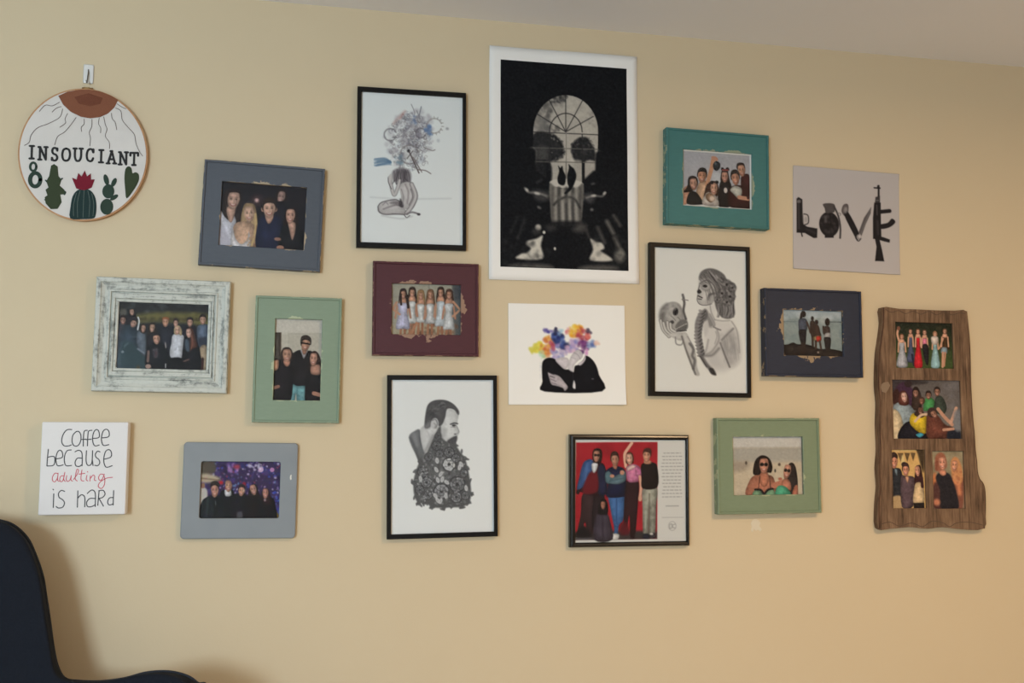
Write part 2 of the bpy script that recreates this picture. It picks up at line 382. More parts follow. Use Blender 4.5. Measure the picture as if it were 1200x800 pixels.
def thin_frame(name, lay, op, label, colour=(13, 12, 13), rough=.45, round_=False):
    cx, cz, w, h, rot, d = lay
    root = empty(name, (cx, 0, cz), rot); tag(root, label, 'framed picture')
    m = mat(name+'_lacquer', colour, rough, .5 if round_ else .22)
    if round_: pr = [('o', 0, .0005), ('o', 0, d-.007), ('o', .001, d-.004), ('o', .0035, d-.001), ('o', .007, d), ('i', .006, d-.0005), ('i', .003, d-.002), ('i', .0008, d-.005), ('i', 0, d-.008), ('i', .003, d-.009), ('i', .003, .0005)]
    else: pr = [('o', 0, .0005), ('o', 0, d-.0012), ('o', .0012, d), ('i', .0015, d), ('i', 0, d-.0015), ('i', 0, d-.006), ('i', .003, d-.006), ('i', .003, .0005)]
    link('frame', moulding('frame', (w, h), op, pr), root, m)
    backing(root, op, .001, d-.0105, .002)
    return root, d
LAY = {'blue': (-0.1311, 1.8442, 0.3120, 0.2800, -1.60, 0.022), 'blk1': (0.2624, 1.9951, 0.2992, 0.4435, 0.58, 0.018), 'poster': (0.6966, 2.0330, 0.4362, 0.6663, 0.25, 0.002),
 'teal': (1.1495, 2.0135, 0.3179, 0.2814, -0.68, 0.03), 'love': (1.5709, 1.9154, 0.3492, 0.3103, -1.10, 0.002), 'white': (-0.3729, 1.5214, 0.3299, 0.2917, -0.42, 0.026),
 'greenv': (-0.0319, 1.4660, 0.2234, 0.3315, -0.29, 0.022), 'maroon': (0.3052, 1.6092, 0.2874, 0.2542, 0.40, 0.024), 'smoke': (0.7051, 1.4956, 0.3368, 0.2812, 0.50, 0.002),
 'blk2': (1.0946, 1.6004, 0.3058, 0.4383, -0.34, 0.02), 'navy': (1.4417, 1.5708, 0.3087, 0.2560, -0.06, 0.03), 'coffee': (-0.5452, 1.1842, 0.2029, 0.2292, 0.08, 0.036),
 'grey': (-0.1693, 1.1256, 0.2865, 0.2456, -0.51, 0.014), 'blk3': (0.3557, 1.2138, 0.2978, 0.4341, 0.71, 0.018), 'band': (0.8819, 1.1186, 0.3477, 0.3089, -0.12, 0.02), 'greenh': (1.2953, 1.1862, 0.3182, 0.2718, 0.31, 0.026)}
OP = {'blue': (-.1078, .1104, -.084, .0856), 'blk1': (-.1388, .1404, -.2076, .2091), 'teal': (-.1062, .1065, -.0843, .0811), 'white': (-.1093, .1109, -.0862, .084), 'greenv': (-.0599, .0609, -.1073, .107),
 'maroon': (-.0925, .095, -.0691, .0683), 'blk2': (-.1379, .1428, -.2064, .2066), 'navy': (-.0944, .0941, -.0669, .0672), 'grey': (-.0984, .0998, -.071, .0736), 'blk3': (-.1381, .1395, -.2047, .2047),
 'band': (-.1572, .1642, -.1416, .1397), 'greenh': (-.1088, .1069, -.0829, .0826), 'poster': (-.1858, .1862, -.2967, .2956)}
QD = {'blue': [258.4, 211.4, 358.6, 219.4, 356.8, 293.6, 258, 285.6], 'blk1': [423, 106.3, 542.2, 113.6, 543, 287.4, 423, 283], 'poster': [586, 69.7, 734.7, 80.8, 735.8, 318, 586.8, 312],
 'teal': [801.2, 173.8, 882.4, 180.3, 881.7, 245.4, 801.5, 239.8], 'white': [138, 351.6, 243, 357.4, 242, 433.6, 135.6, 430.6], 'greenv': [322.2, 372.8, 377.4, 374.3, 375.3, 469.5, 320.3, 468.4],
 'maroon': [459.3, 330.8, 540, 334.1, 540.6, 392.5, 459.3, 390.8], 'blk2': [767.5, 289, 875, 293.8, 877, 460.5, 768, 458.3], 'navy': [919.1, 362.4, 988.5, 364, 989.4, 417.5, 919.6, 416],
 'grey': [235.5, 540, 328.6, 541.7, 326.9, 607.4, 233.8, 607], 'blk3': [458.3, 444.4, 577.9, 445.2, 580, 623.4, 458.8, 625.8], 'band': [674.6, 514.6, 804, 516, 805.4, 635, 675.6, 635],
 'greenh': [858.6, 511.4, 941, 511.6, 943.4, 579.8, 861.6, 579.8], 'love': [930, 194, 1053.4, 204, 1054.7, 322, 929, 314.4], 'smoke': [595, 355, 731.3, 358, 734.1, 474.9, 596.7, 473.3]}
TAN = (176, 150, 116)

# ================================================================== the framed photographs
SK = (205, 163, 142); SK2 = (190, 142, 122); DK = (30, 29, 33)
# ---- slate blue frame, five friends at night
root, d = board_frame('slate_picture', LAY['blue'], OP['blue'], (84, 90, 100), (74, 80, 90), (166, 150, 128), 'slate blue distressed frame, hung askew, photo of five people in the dark')
P = Paint(QD['blue'], (36, 34, 40), seed=2).crop(220, 170, 5)
P.mottle([(190, 200), (700, 240), (690, 620), (190, 580)], [(30, 28, 34), (46, 40, 46), (40, 36, 44)], 60, 20, 60, .5, 6)
P.ell(397, 318, 26, 26, (120, 80, 80), 0, 8, .6).ell(397, 318, 9, 9, (255, 214, 206), 0, 3)
P.ell(540, 300, 34, 50, (40, 30, 30)).face(540, 300, 23, 42, (168, 136, 128), 12)
P.poly([(500, 350), (590, 360), (590, 620), (490, 620)], (34, 32, 42))
P.poly([(203, 290), (225, 258), (262, 250), (298, 266), (310, 330), (300, 380), (330, 350), (322, 440), (285, 460), (240, 436), (210, 410)], (54, 42, 40))
P.poly([(186, 385), (215, 412), (240, 432), (268, 405), (285, 460), (280, 590), (186, 590)], (206, 202, 212)).poly([(225, 360), (275, 360), (262, 440), (240, 435)], (196, 156, 138)).face(262, 316, 37, 54, (206, 166, 148), 5)
P.poly([(200, 470), (232, 500), (258, 590), (190, 585)], (188, 182, 194), 2, .8)
P.poly([(322, 350), (355, 334), (388, 348), (404, 420), (414, 500), (420, 605), (345, 605), (310, 470)], (176, 146, 112)).poly([(270, 468), (330, 440), (392, 470), (400, 600), (275, 600)], (206, 166, 140)).poly([(266, 480), (285, 540), (320, 572), (352, 545), (360, 500), (372, 605), (266, 605)], (222, 214, 216)).face(357, 396, 31, 50, (212, 172, 150), -3)
P.line([(392, 400), (398, 480), (385, 560), (372, 600)], 14, (196, 166, 120)).line([(404, 470), (408, 540), (400, 600)], 10, (150, 116, 88)).mottle([(350, 540), (415, 530), (415, 600), (350, 600)], [(186, 150, 116), (150, 112, 92)], 16, 6, 12)
P.poly([(412, 440), (450, 412), (475, 450), (500, 412), (548, 440), (570, 620), (412, 610)], (40, 44, 70)).poly([(452, 405), (498, 405), (490, 440), (474, 458), (458, 440)], (190, 148, 130))
P.ell(434, 372, 8, 14, (190, 146, 128)).ell(511, 372, 8, 14, (180, 138, 120)).face(473, 370, 37, 54, (208, 166, 146), 0, 0, (52, 40, 36)).line([(475, 455), (472, 600)], 3, (26, 28, 46))
P.poly([(566, 400), (580, 368), (620, 366), (640, 410), (650, 520), (640, 560), (560, 520)], (44, 32, 30)).poly([(545, 490), (590, 460), (640, 470), (684, 520), (690, 625), (540, 620)], (28, 28, 34)).poly([(588, 450), (628, 452), (630, 500), (614, 555), (596, 500)], (196, 154, 136)).face(598, 410, 29, 46, (204, 158, 140), 4)
P.ell(545, 595, 22, 12, (170, 124, 106)).ell(528, 546, 20, 10, (150, 110, 96)).grain(3, 1)
P.build('photo', OP['blue'], -(d-.013), root, PHOTO); glass(root, OP['blue'], d-.0125)

# ---- white distressed moulding, large team photo
cx, cz, w_, h_, rot, d = LAY['white']; op = OP['white']
root = empty('whitewashed_picture', (cx, 0, cz), rot); tag(root, 'whitewashed stepped wooden frame with grey wear, photo of a large group outdoors', 'framed picture')
def chalk(name, st):
    m = mat(name, (208, 212, 206), .8, .2); t = NT(m)
    f = t.noise(t.obj(st), 9, 6, .68); g = t.noise(t.obj((3, 3, 3)), 26, 5, .7)
    f = t.math('ADD', t.math('MULTIPLY', f, .62), t.math('MULTIPLY', g, .38))
    t.l(t.ramp(f, [(.33, (92, 96, 94)), (.43, (150, 154, 150)), (.50, (196, 200, 194)), (.75, (216, 218, 210))]), t.b.inputs['Base Color']); t.bump(f, .35, .0015); return m
prof = [('o', 0, .0005), ('o', 0, .021), ('o', .002, .0255), ('o', .006, .026), ('o', .012, .0255), ('o', .0145, .022), ('o', .022, .018), ('o', .030, .0175), ('o', .0325, .021), ('o', .036, .021), ('o', .0375, .015), ('o', .0395, .015), ('o', .041, .020), ('i', .009, .019), ('i', .0075, .015), ('i', .006, .0175), ('i', .002, .0165), ('i', 0, .015), ('i', 0, .010), ('i', .005, .010), ('i', .005, .0005)]
rails('rail', (w_, h_), op, prof, root, [chalk('whitewash_across', (1.2, 5, 7)), chalk('whitewash_upright', (7, 5, 1.2))])
backing(root, op, .001, .0085, .004)
P = Paint(QD['white'], (40, 42, 46), seed=3).crop(135, 348, 8.89)
P.poly([(0, 20), (1000, 60), (1000, 180), (0, 150)], (44, 44, 46), 6).mottle([(150, 40), (950, 70), (950, 160), (250, 150)], [(70, 72, 76), (36, 36, 38), (90, 92, 96)], 50, 8, 26, .5, 3)
P.poly([(230, 165), (960, 180), (960, 330), (230, 300)], (106, 100, 62), 5).poly([(240, 205), (960, 225), (960, 245), (240, 232)], (70, 64, 42), 3).mottle([(240, 170), (950, 185), (950, 320), (240, 290)], [(120, 112, 66), (88, 84, 52)], 40, 10, 30, .5, 3)
P.poly([(20, 300), (960, 320), (960, 780), (10, 760)], (40, 42, 48), 4)
P.ell(70, 145, 40, 40, (90, 86, 80), 0, 2).poly([(20, 250), (110, 250), (110, 420), (20, 420)], (60, 58, 66)).face(70, 228, 30, 44, (160, 124, 110), 0, 0, (50, 40, 38))
P.poly([(130, 130), (165, 105), (195, 125), (205, 200), (150, 210)], (36, 30, 30)).face(162, 145, 24, 36, (186, 148, 130), -8).poly([(110, 195), (200, 185), (215, 260), (120, 290)], (44, 38, 44))
P.line([(228, 200), (240, 240), (232, 300), (226, 330)], 16, (206, 206, 208))
P.poly([(55, 320), (120, 272), (200, 300), (235, 380), (240, 500), (330, 600), (330, 740), (30, 740), (30, 520)], (54, 66, 78)).poly([(90, 440), (240, 520), (330, 640), (320, 740), (60, 720), (30, 600)], (50, 68, 74), 3).face(182, 262, 34, 44, (178, 140, 124), 20, -.2, (40, 36, 36)).poly([(140, 215), (165, 190), (220, 205), (222, 238), (180, 225), (150, 245)], (46, 42, 46)).line([(130, 400), (210, 402)], 8, (96, 104, 116), 1, .7).line([(90, 500), (130, 470)], 12, (110, 124, 130), 1.5, .7).ell(72, 560, 14, 14, (120, 130, 136))
P.poly([(216, 380), (245, 340), (300, 350), (318, 440), (320, 580), (280, 600), (225, 500)], (96, 104, 116)).line([(232, 530), (300, 575)], 16, (120, 128, 140)).poly([(250, 300), (275, 268), (305, 280), (318, 350), (290, 370), (255, 350)], (52, 40, 36)).face(286, 318, 25, 42, (190, 148, 128), 8)
P.poly([(335, 300), (355, 262), (400, 262), (425, 330), (430, 420), (340, 440)], (56, 44, 38)).poly([(330, 390), (430, 380), (440, 560), (330, 560)], (38, 36, 42)).face(378, 312, 27, 44, (196, 156, 134), 6)
P.poly([(440, 330), (500, 300), (560, 300), (610, 330), (620, 560), (450, 560)], (42, 44, 54)).face(515, 256, 33, 48, (194, 146, 120), 0).poly([(480, 235), (485, 208), (520, 200), (550, 212), (553, 240), (530, 222), (495, 222)], (152, 94, 60))
P.face(622, 268, 24, 42, (188, 148, 132), 0, 0, (50, 40, 40))
P.poly([(700, 330), (770, 310), (840, 330), (850, 520), (700, 520)], (42, 40, 50)).face(768, 262, 30, 44, (184, 142, 124), 0, 0, (48, 42, 44))
P.poly([(840, 320), (880, 285), (930, 282), (960, 310), (965, 510), (880, 530), (850, 440)], (92, 104, 124)).poly([(860, 430), (960, 420), (960, 510), (880, 525)], (58, 62, 76), 3).poly([(875, 530), (950, 515), (950, 760), (915, 770), (900, 640), (885, 760), (862, 770)], (160, 140, 118)).poly([(895, 640), (920, 640), (915, 760), (890, 760)], (60, 36, 36)).face(900, 238, 33, 48, (190, 150, 130), 0, 0, (52, 44, 42))
P.poly([(320, 560), (370, 490), (440, 470), (500, 480), (545, 560), (560, 740), (330, 745)], (28, 30, 36)).face(426, 428, 38, 56, (196, 150, 128), -6, 0, (40, 36, 38)).poly([(385, 535), (440, 528), (442, 612), (400, 620)], (64, 58, 66), 2).mottle([(388, 538), (438, 532), (438, 612), (400, 616)], [(120, 108, 110), (90, 50, 56)], 14, 4, 9).line([(345, 560), (340, 660)], 26, (120, 96, 90)).ell(345, 715, 30, 24, (170, 140, 128)).line([(520, 470), (525, 520)], 12, (150, 140, 140)).line([(527, 690), (527, 730)], 9, (190, 184, 184))
P.poly([(590, 400), (625, 375), (690, 385), (715, 430), (700, 540), (690, 632), (600, 640), (565, 580), (580, 480)], (212, 212, 220)).poly([(560, 640), (690, 632), (700, 760), (560, 750)], (24, 24, 28)).poly([(605, 330), (630, 295), (668, 300), (690, 360), (680, 400), (655, 380), (615, 385)], (206, 182, 144)).face(642, 342, 28, 46, (208, 168, 146), 4).line([(640, 400), (628, 620)], 6, (180, 180, 192), 1, .6)
P.poly([(720, 400), (790, 400), (870, 520), (885, 760), (700, 760), (705, 520)], (30, 30, 36)).poly([(735, 340), (760, 312), (800, 330), (830, 430), (850, 510), (800, 540), (770, 560), (775, 420), (740, 400)], (92, 60, 52)).face(758, 370, 27, 50, (206, 166, 150), -4).line([(790, 400), (800, 470), (790, 530)], 14, (126, 80, 66)).poly([(722, 440), (760, 450), (770, 560), (730, 540)], (74, 86, 100), 2).line([(715, 665), (765, 645)], 14, (110, 84, 80))
P.line([(240, 720), (240, 740)], 30, (90, 76, 54), 2).grain(3, 1)
P.build('photo', op, -.0095, root, PHOTO); glass(root, op, .010)

# ---- sage green upright frame
root, d = board_frame('sage_picture', LAY['greenv'], OP['greenv'], (134, 153, 132), (125, 144, 123), (172, 182, 152), 'upright sage green frame, photo of three people dressed in black', lip=.006, amp=.008)
P = Paint(QD['greenv'], (196, 188, 174), seed=4).crop(285, 335, 4.706)
P.poly([(170, 170), (440, 170), (440, 260), (170, 250)], (206, 198, 186), 3).rect(245, 258, 440, 640, (186, 178, 164), 1).rect(252, 266, 440, 640, (190, 182, 168), 1).rect(168, 255, 207, 440, (60, 52, 46)).rect(172, 262, 196, 420, (86, 78, 70), 2).line([(207, 256), (207, 420)], 5, (110, 94, 78))
P.poly([(258, 400), (280, 365), (315, 352), (332, 375), (355, 356), (385, 380), (395, 560), (255, 560)], (36, 33, 36)).poly([(258, 540), (300, 550), (348, 555), (345, 640), (300, 640), (292, 590), (282, 640), (252, 640)], (112, 158, 164)).line([(300, 560), (298, 640)], 3, (84, 128, 134))
P.poly([(316, 350), (355, 350), (345, 378), (332, 400), (322, 378)], (176, 172, 176)).poly([(322, 335), (350, 338), (346, 368), (330, 376)], (176, 128, 108)).face(342, 318, 26, 40, (194, 148, 124), 8).poly([(314, 300), (322, 276), (350, 270), (372, 288), (372, 324), (362, 302), (330, 298), (318, 330)], (56, 46, 42)).line([(318, 312), (366, 320)], 8, (24, 22, 24))
P.poly([(167, 420), (205, 405), (270, 415), (275, 540), (255, 640), (165, 640)], (34, 30, 34)).poly([(166, 415), (196, 408), (192, 455), (168, 465)], (186, 138, 112)).poly([(205, 380), (220, 342), (252, 338), (272, 365), (268, 410), (215, 415)], (64, 50, 46)).poly([(222, 410), (258, 412), (250, 440), (232, 440)], (180, 128, 108)).face(241, 380, 25, 38, (196, 148, 126), 0).line([(168, 560), (195, 552)], 18, (150, 108, 92))
P.poly([(350, 490), (380, 455), (430, 460), (428, 640), (345, 640)], (32, 29, 33)).poly([(362, 420), (372, 368), (398, 358), (420, 385), (430, 440), (410, 470), (365, 460)], (58, 42, 38)).poly([(375, 440), (420, 435), (428, 480), (400, 490), (372, 480)], (188, 140, 120)).face(386, 402, 21, 38, (198, 150, 130), 4).line([(390, 590), (425, 600)], 22, (176, 128, 108)).grain(3, 1)
P.build('photo', OP['greenv'], -(d-.013), root, PHOTO); glass(root, OP['greenv'], d-.0125)

# ---- maroon frame, six women in white dresses
root, d = board_frame('maroon_picture', LAY['maroon'], OP['maroon'], (84, 42, 50), (70, 36, 44), (150, 120, 102), 'maroon distressed frame, photo of six women in white dresses', amp=.017)
P = Paint(QD['maroon'], (158, 154, 142), seed=5).crop(425, 295, 5.926)
P.rect(200, 200, 622, 600, (164, 160, 146), 2).rect(622, 200, 700, 600, (92, 96, 98), 2).line([(200, 300), (690, 310)], 5, (140, 138, 130), 1.5, .6).rect(200, 500, 640, 600, (170, 160, 138), 4)
P.poly([(640, 240), (690, 240), (690, 330), (640, 320)], (74, 78, 84), 3).line([(465, 220), (465, 260)], 3, (110, 110, 106))
def girl(x, hy, dress, hair, hem, hw, skin=(196, 148, 124)):
    P.line([(x-12, hem-20), (x-16, 572)], 16, (166, 118, 92)).line([(x+12, hem-20), (x+14, 572)], 16, (156, 108, 84))
    P.line([(x-hw*.8, hy+75), (x-hw-4, hy+160)], 13, (184, 138, 116)).line([(x+hw*.8, hy+75), (x+hw+4, hy+160)], 13, (176, 128, 106))
    P.poly([(x-24, hy-20), (x-12, hy-42), (x+14, hy-42), (x+26, hy-15), (x+30, hy+70), (x-28, hy+70)], hair)
    P.poly([(x-14, hy+20), (x+14, hy+20), (x+26, hy+60), (x-26, hy+60)], skin)
    P.poly([(x-hw*.7, hy+62), (x+hw*.7, hy+62), (x+hw*.55, hy+120), (x+hw, hem), (x, hem+6), (x-hw, hem), (x-hw*.55, hy+120)], dress, 1)
    P.line([(x-6, hy+125), (x-10, hem)], 4, np.array(dress)*.86, 1.2, .7).line([(x+12, hy+125), (x+16, hem)], 4, np.array(dress)*.84, 1.2, .7)
    P.face(x, hy, 17, 29, skin)
P.mottle([(290, 490), (620, 490), (640, 575), (270, 575)], [(120, 84, 66), (90, 66, 56), (150, 112, 90)], 40, 8, 20, .6, 2)
girl(408, 302, (222, 222, 222), (176, 140, 100), 480, 36); girl(348, 282, (214, 214, 214), (58, 44, 40), 485, 34); girl(474, 300, (218, 218, 220), (130, 96, 74), 488, 36)
girl(545, 284, (206, 214, 222), (62, 46, 42), 505, 38)
girl(603, 300, (220, 222, 226), (84, 58, 50), 528, 40); P.line([(632, 345), (680, 400), (630, 445)], 15, (190, 144, 118), .7, 1, False)
girl(285, 292, (198, 196, 222), (54, 40, 40), 522, 50); P.line([(240, 345), (212, 390), (262, 428)], 15, (190, 144, 120), .7, 1, False); P.line([(268, 290), (272, 360)], 14, (50, 38, 38)); P.line([(312, 300), (322, 380)], 18, (50, 38, 38))
P.line([(380, 490), (340, 570)], 18, (178, 128, 100)); P.grain(3, 1)
P.build('photo', OP['maroon'], -(d-.013), root, PHOTO); glass(root, OP['maroon'], d-.0125)

# ---- teal frame, photo-booth party
root, d = board_frame('teal_picture', LAY['teal'], OP['teal'], (64, 120, 120), (56, 108, 110), (140, 152, 132), 'teal distressed frame, party photo with one arm raised', amp=.010)
link('mat_edge', moulding('mat_edge', (.2, .2), OP['teal'], [('i', 0, d-.0105), ('i', 0, d-.0095), ('i', -.0035, d-.0115), ('i', -.0035, d-.0125), ('i', .002, d-.0125)]), root, mat('mat_white', (226, 226, 222), .8))
P = Paint(QD['teal'], (176, 176, 184), seed=6).crop(770, 140, 5.714)
P.mottle([(180, 195), (640, 230), (640, 400), (180, 360)], [(182, 182, 190), (168, 168, 176), (188, 188, 194)], 40, 14, 40, .5, 4).rect(178, 560, 645, 620, (222, 222, 222), 1)
P.poly([(380, 370), (400, 350), (440, 360), (440, 420), (390, 420)], (198, 200, 206), 2)
P.poly([(275, 470), (300, 410), (345, 405), (372, 440), (330, 530), (285, 520)], (206, 170, 142)).line([(345, 430), (372, 340), (388, 262)], 26, (200, 150, 120)).ell(398, 255, 24, 15, (190, 140, 116), 20).face(313, 372, 29, 44, (196, 144, 118), 4, 0, (52, 44, 44)).poly([(286, 345), (300, 320), (335, 322), (345, 350), (320, 340)], (36, 36, 40))
P.poly([(388, 292), (408, 272), (434, 288), (432, 320), (410, 338), (390, 322)], (44, 50, 56)).ell(404, 290, 8, 8, (96, 104, 112), 0, 1.5)
P.poly([(183, 480), (205, 440), (235, 445), (240, 500), (225, 545), (186, 560)], (204, 154, 132)).poly([(230, 480), (275, 480), (320, 545), (318, 560), (215, 555)], (34, 34, 38)).poly([(215, 440), (222, 385), (250, 370), (280, 385), (285, 430), (250, 470), (190, 480)], (44, 36, 36)).face(256, 424, 25, 42, (204, 156, 136), -6)
P.poly([(575, 380), (620, 360), (632, 400), (630, 520), (580, 500)], (70, 38, 40)).poly([(545, 300), (560, 284), (592, 288), (602, 320), (590, 340), (550, 330)], (44, 36, 36)).face(578, 335, 25, 42, (200, 152, 128), -8)
P.poly([(430, 430), (455, 395), (490, 400), (510, 450), (500, 572), (420, 568)], (34, 32, 36)).poly([(440, 360), (450, 330), (480, 330), (492, 370), (495, 420), (440, 410)], (52, 40, 40)).face(465, 378, 22, 38, (190, 142, 124)).ell(450, 326, 10, 11, (36, 32, 34)).ell(484, 328, 12, 13, (52, 36, 38)).line([(450, 332), (486, 334)], 9, (150, 70, 70)).ell(470, 468, 12, 18, (214, 204, 200))
P.poly([(490, 470), (530, 435), (590, 440), (625, 470), (632, 590), (495, 575)], (66, 36, 38)).poly([(500, 465), (530, 438), (575, 455), (575, 500), (550, 520), (520, 490)], (206, 206, 198)).face(536, 388, 27, 46, (204, 150, 126), -6, 0, (46, 38, 38)).line([(560, 515), (620, 525)], 26, (198, 148, 124)).line([(580, 390), (612, 470), (620, 520)], 18, (62, 34, 36))
P.poly([(330, 480), (345, 430), (380, 405), (415, 420), (424, 480), (400, 520), (330, 520)], (74, 52, 46)).poly([(318, 560), (330, 500), (360, 480), (410, 510), (420, 570)], (206, 196, 190)).face(392, 455, 24, 44, (210, 164, 142), 2).ell(378, 416, 12, 11, (30, 28, 32)).ell(412, 414, 12, 11, (30, 28, 32)).poly([(338, 500), (362, 484), (388, 500), (398, 530), (370, 548), (345, 530)], (150, 120, 98)).ell(380, 522, 18, 18, (222, 200, 184), 0, 2)
P.grain(3, 1)
P.build('photo', OP['teal'], -(d-.013), root, PHOTO); glass(root, OP['teal'], d-.0122)

# ---- navy frame, silhouettes on a rocky shore
root, d = board_frame('navy_picture', LAY['navy'], OP['navy'], (42, 50, 70), (32, 38, 54), (150, 130, 104), 'navy blue distressed frame, photo of four people standing by water', amp=.018)
P = Paint(QD['navy'], (150, 164, 170), seed=7).crop(885, 325, 6.157)
P.vgrad(0, (170, 184, 194), .22, (150, 164, 172)).poly([(205, 315), (640, 318), (645, 540), (205, 560)], (140, 154, 156), 1.2).line([(205, 316), (330, 317)], 5, (110, 126, 134)).line([(560, 317), (640, 318)], 6, (60, 72, 82))
P.mottle([(205, 330), (640, 330), (640, 500), (205, 480)], [(150, 162, 164), (126, 144, 146), (160, 170, 172)], 70, 8, 40, .35, 3).mottle([(210, 235), (635, 245), (635, 305), (210, 300)], [(190, 202, 210), (160, 174, 184), (200, 208, 212)], 25, 12, 40, .5, 4)
P.poly([(200, 492), (250, 480), (290, 466), (320, 478), (380, 478), (430, 492), (480, 512), (560, 512), (650, 535), (650, 590), (200, 590)], (38, 33, 34)).mottle([(210, 500), (320, 490), (500, 525), (640, 545), (640, 570), (210, 570)], [(52, 44, 42), (30, 27, 30), (70, 60, 56)], 50, 8, 22, .5, 1.5)
def limb(pts, wd, c): P.line(pts, wd, c)
P.ell(364, 262, 18, 24, (46, 38, 36)).line([(352, 260), (346, 292)], 18, (44, 36, 34)).poly([(328, 310), (350, 292), (385, 300), (392, 340), (382, 388), (335, 388)], (78, 84, 100)).line([(388, 320), (405, 365), (412, 395)], 13, (74, 56, 50)).poly([(332, 378), (382, 378), (382, 430), (376, 475), (348, 475), (334, 430)], (42, 38, 42)).line([(352, 470), (350, 540)], 16, (56, 44, 40)).line([(370, 470), (370, 540)], 14, (56, 44, 40))
P.ell(428, 293, 11, 16, (48, 40, 38)).poly([(410, 325), (430, 308), (446, 322), (450, 380), (440, 440), (418, 420)], (62, 50, 46)).line([(428, 420), (430, 490)], 16, (60, 48, 44))
P.ell(458, 320, 13, 17, (46, 36, 36)).poly([(436, 350), (455, 335), (474, 348), (484, 390), (490, 420), (440, 430), (438, 380)], (70, 54, 48)).poly([(436, 424), (486, 416), (492, 450), (470, 462), (440, 452)], (150, 128, 92)).poly([(455, 424), (484, 420), (490, 448), (462, 460)], (190, 62, 52)).line([(452, 455), (452, 510)], 15, (66, 50, 44)).line([(480, 455), (490, 515)], 14, (66, 50, 44)).ell(468, 536, 6, 7, (170, 150, 140))
P.ell(536, 318, 18, 28, (44, 36, 34)).poly([(512, 360), (530, 346), (552, 356), (556, 390), (548, 430), (518, 430)], (70, 58, 56)).line([(515, 372), (506, 350), (508, 395), (520, 410)], 11, (60, 46, 42)).poly([(520, 400), (552, 396), (556, 430), (515, 432)], (168, 166, 168)).poly([(512, 430), (556, 430), (560, 470), (550, 520), (524, 520), (514, 470)], (42, 38, 40)).line([(528, 510), (528, 545)], 14, (50, 42, 40)).line([(546, 510), (546, 545)], 14, (50, 42, 40)).grain(3, 1)
P.build('photo', OP['navy'], -(d-.013), root, PHOTO); glass(root, OP['navy'], d-.0125)

# ---- sage landscape frame, two women on a beach
root, d = board_frame('sage_landscape_picture', LAY['greenh'], OP['greenh'], (128, 144, 118), (117, 133, 107), (164, 170, 138), 'sage green landscape frame, photo of two women in sunglasses on a beach', lip=.007, amp=.008)
P = Paint(QD['greenh'], (206, 190, 168), seed=8).crop(825, 475, 5)
P.rect(160, 175, 600, 250, (206, 204, 200), 2).rect(160, 248, 600, 340, (176, 172, 164), 3).rect(160, 335, 600, 540, (204, 190, 168), 6).poly([(180, 330), (270, 335), (270, 375), (180, 385)], (168, 156, 142), 5).mottle([(180, 390), (590, 390), (590, 520), (180, 520)], [(212, 200, 180), (196, 182, 160)], 30, 10, 30, .5, 4)
P.ell(258, 337, 6, 10, (84, 74, 66), 0, 1).ell(452, 348, 8, 9, (96, 84, 76), 0, 1).ell(428, 384, 5, 10, (70, 66, 66), 0, 1)
P.ell(458, 432, 12, 8, (180, 110, 92), 0, 1)
P.poly([(265, 530), (280, 440), (310, 410), (350, 405), (400, 410), (425, 440), (430, 530)], (186, 124, 102)).poly([(300, 400), (308, 330), (335, 298), (365, 295), (395, 315), (412, 360), (405, 395), (385, 395), (335, 408)], (44, 34, 34)).poly([(345, 395), (385, 395), (390, 450), (365, 480), (335, 440)], (186, 122, 98)).face(362, 352, 28, 48, (204, 146, 124), 0, 0, None, True, True)
P.poly([(305, 530), (312, 494), (345, 498), (365, 520), (385, 500), (418, 492), (422, 530)], (126, 166, 134)).line([(314, 492), (345, 494), (366, 516), (388, 494), (418, 488)], 12, (34, 30, 36)).line([(340, 415), (332, 490)], 4, (60, 40, 40)).line([(395, 415), (402, 485)], 4, (60, 40, 40))
P.line([(425, 470), (470, 455)], 34, (190, 126, 104)).poly([(480, 520), (495, 400), (505, 350), (528, 338), (548, 365), (560, 430), (560, 490), (540, 530), (510, 530)], (50, 42, 42)).poly([(472, 440), (500, 430), (520, 460), (520, 500), (470, 490)], (192, 128, 106)).poly([(435, 528), (440, 480), (470, 470), (505, 490), (520, 530)], (84, 168, 136)).poly([(540, 480), (560, 470), (562, 530), (530, 530)], (176, 112, 92)).face(498, 388, 22, 46, (206, 150, 128), 10, 0, None, True, True).grain(3, 1)
P.build('photo', OP['greenh'], -(d-.013), root, PHOTO); glass(root, OP['greenh'], d-.0125)

# ---- plain grey-blue frame with rounded corners
cx, cz, w_, h_, rot, d = LAY['grey']; op = OP['grey']
root = empty('grey_picture', (cx, 0, cz), rot); tag(root, 'plain grey blue frame with rounded corners, photo of five people before coloured lights', 'framed picture')
gm = mat('grey_blue_paint', (134, 146, 156), .6, .3); t = NT(gm); t.l(t.mix(t.noise(t.obj(), 18, 4), (132, 139, 145), (142, 148, 153)), t.b.inputs['Base Color'])
link('frame_board', moulding('frame_board', (w_, h_), op, [('o', 0, .0005), ('o', 0, d-.003), ('o', .001, d-.001), ('o', .003, d), ('i', .002, d), ('i', .0006, d-.0006), ('i', 0, d-.002), ('i', 0, d-.007), ('i', .003, d-.007), ('i', .003, .0005)], .010, .005, 6), root, gm)
ch = [(.1255, .040), (.1290, .041), (.1283, .035), (.1292, .029), (.1258, .027), (.1245, .033)]
link('paint_chip', mesh('paint_chip', [(x, -d-.0004, z) for x, z in ch]+[(x, -d+.001, z) for x, z in ch], [tuple(range(6)), tuple(range(11, 5, -1))]+[(i, (i+1) % 6, 6+(i+1) % 6, 6+i) for i in range(6)]), root, mat('bare_gesso', (226, 224, 216), .8))
backing(root, op, .001, d-.010, .002)
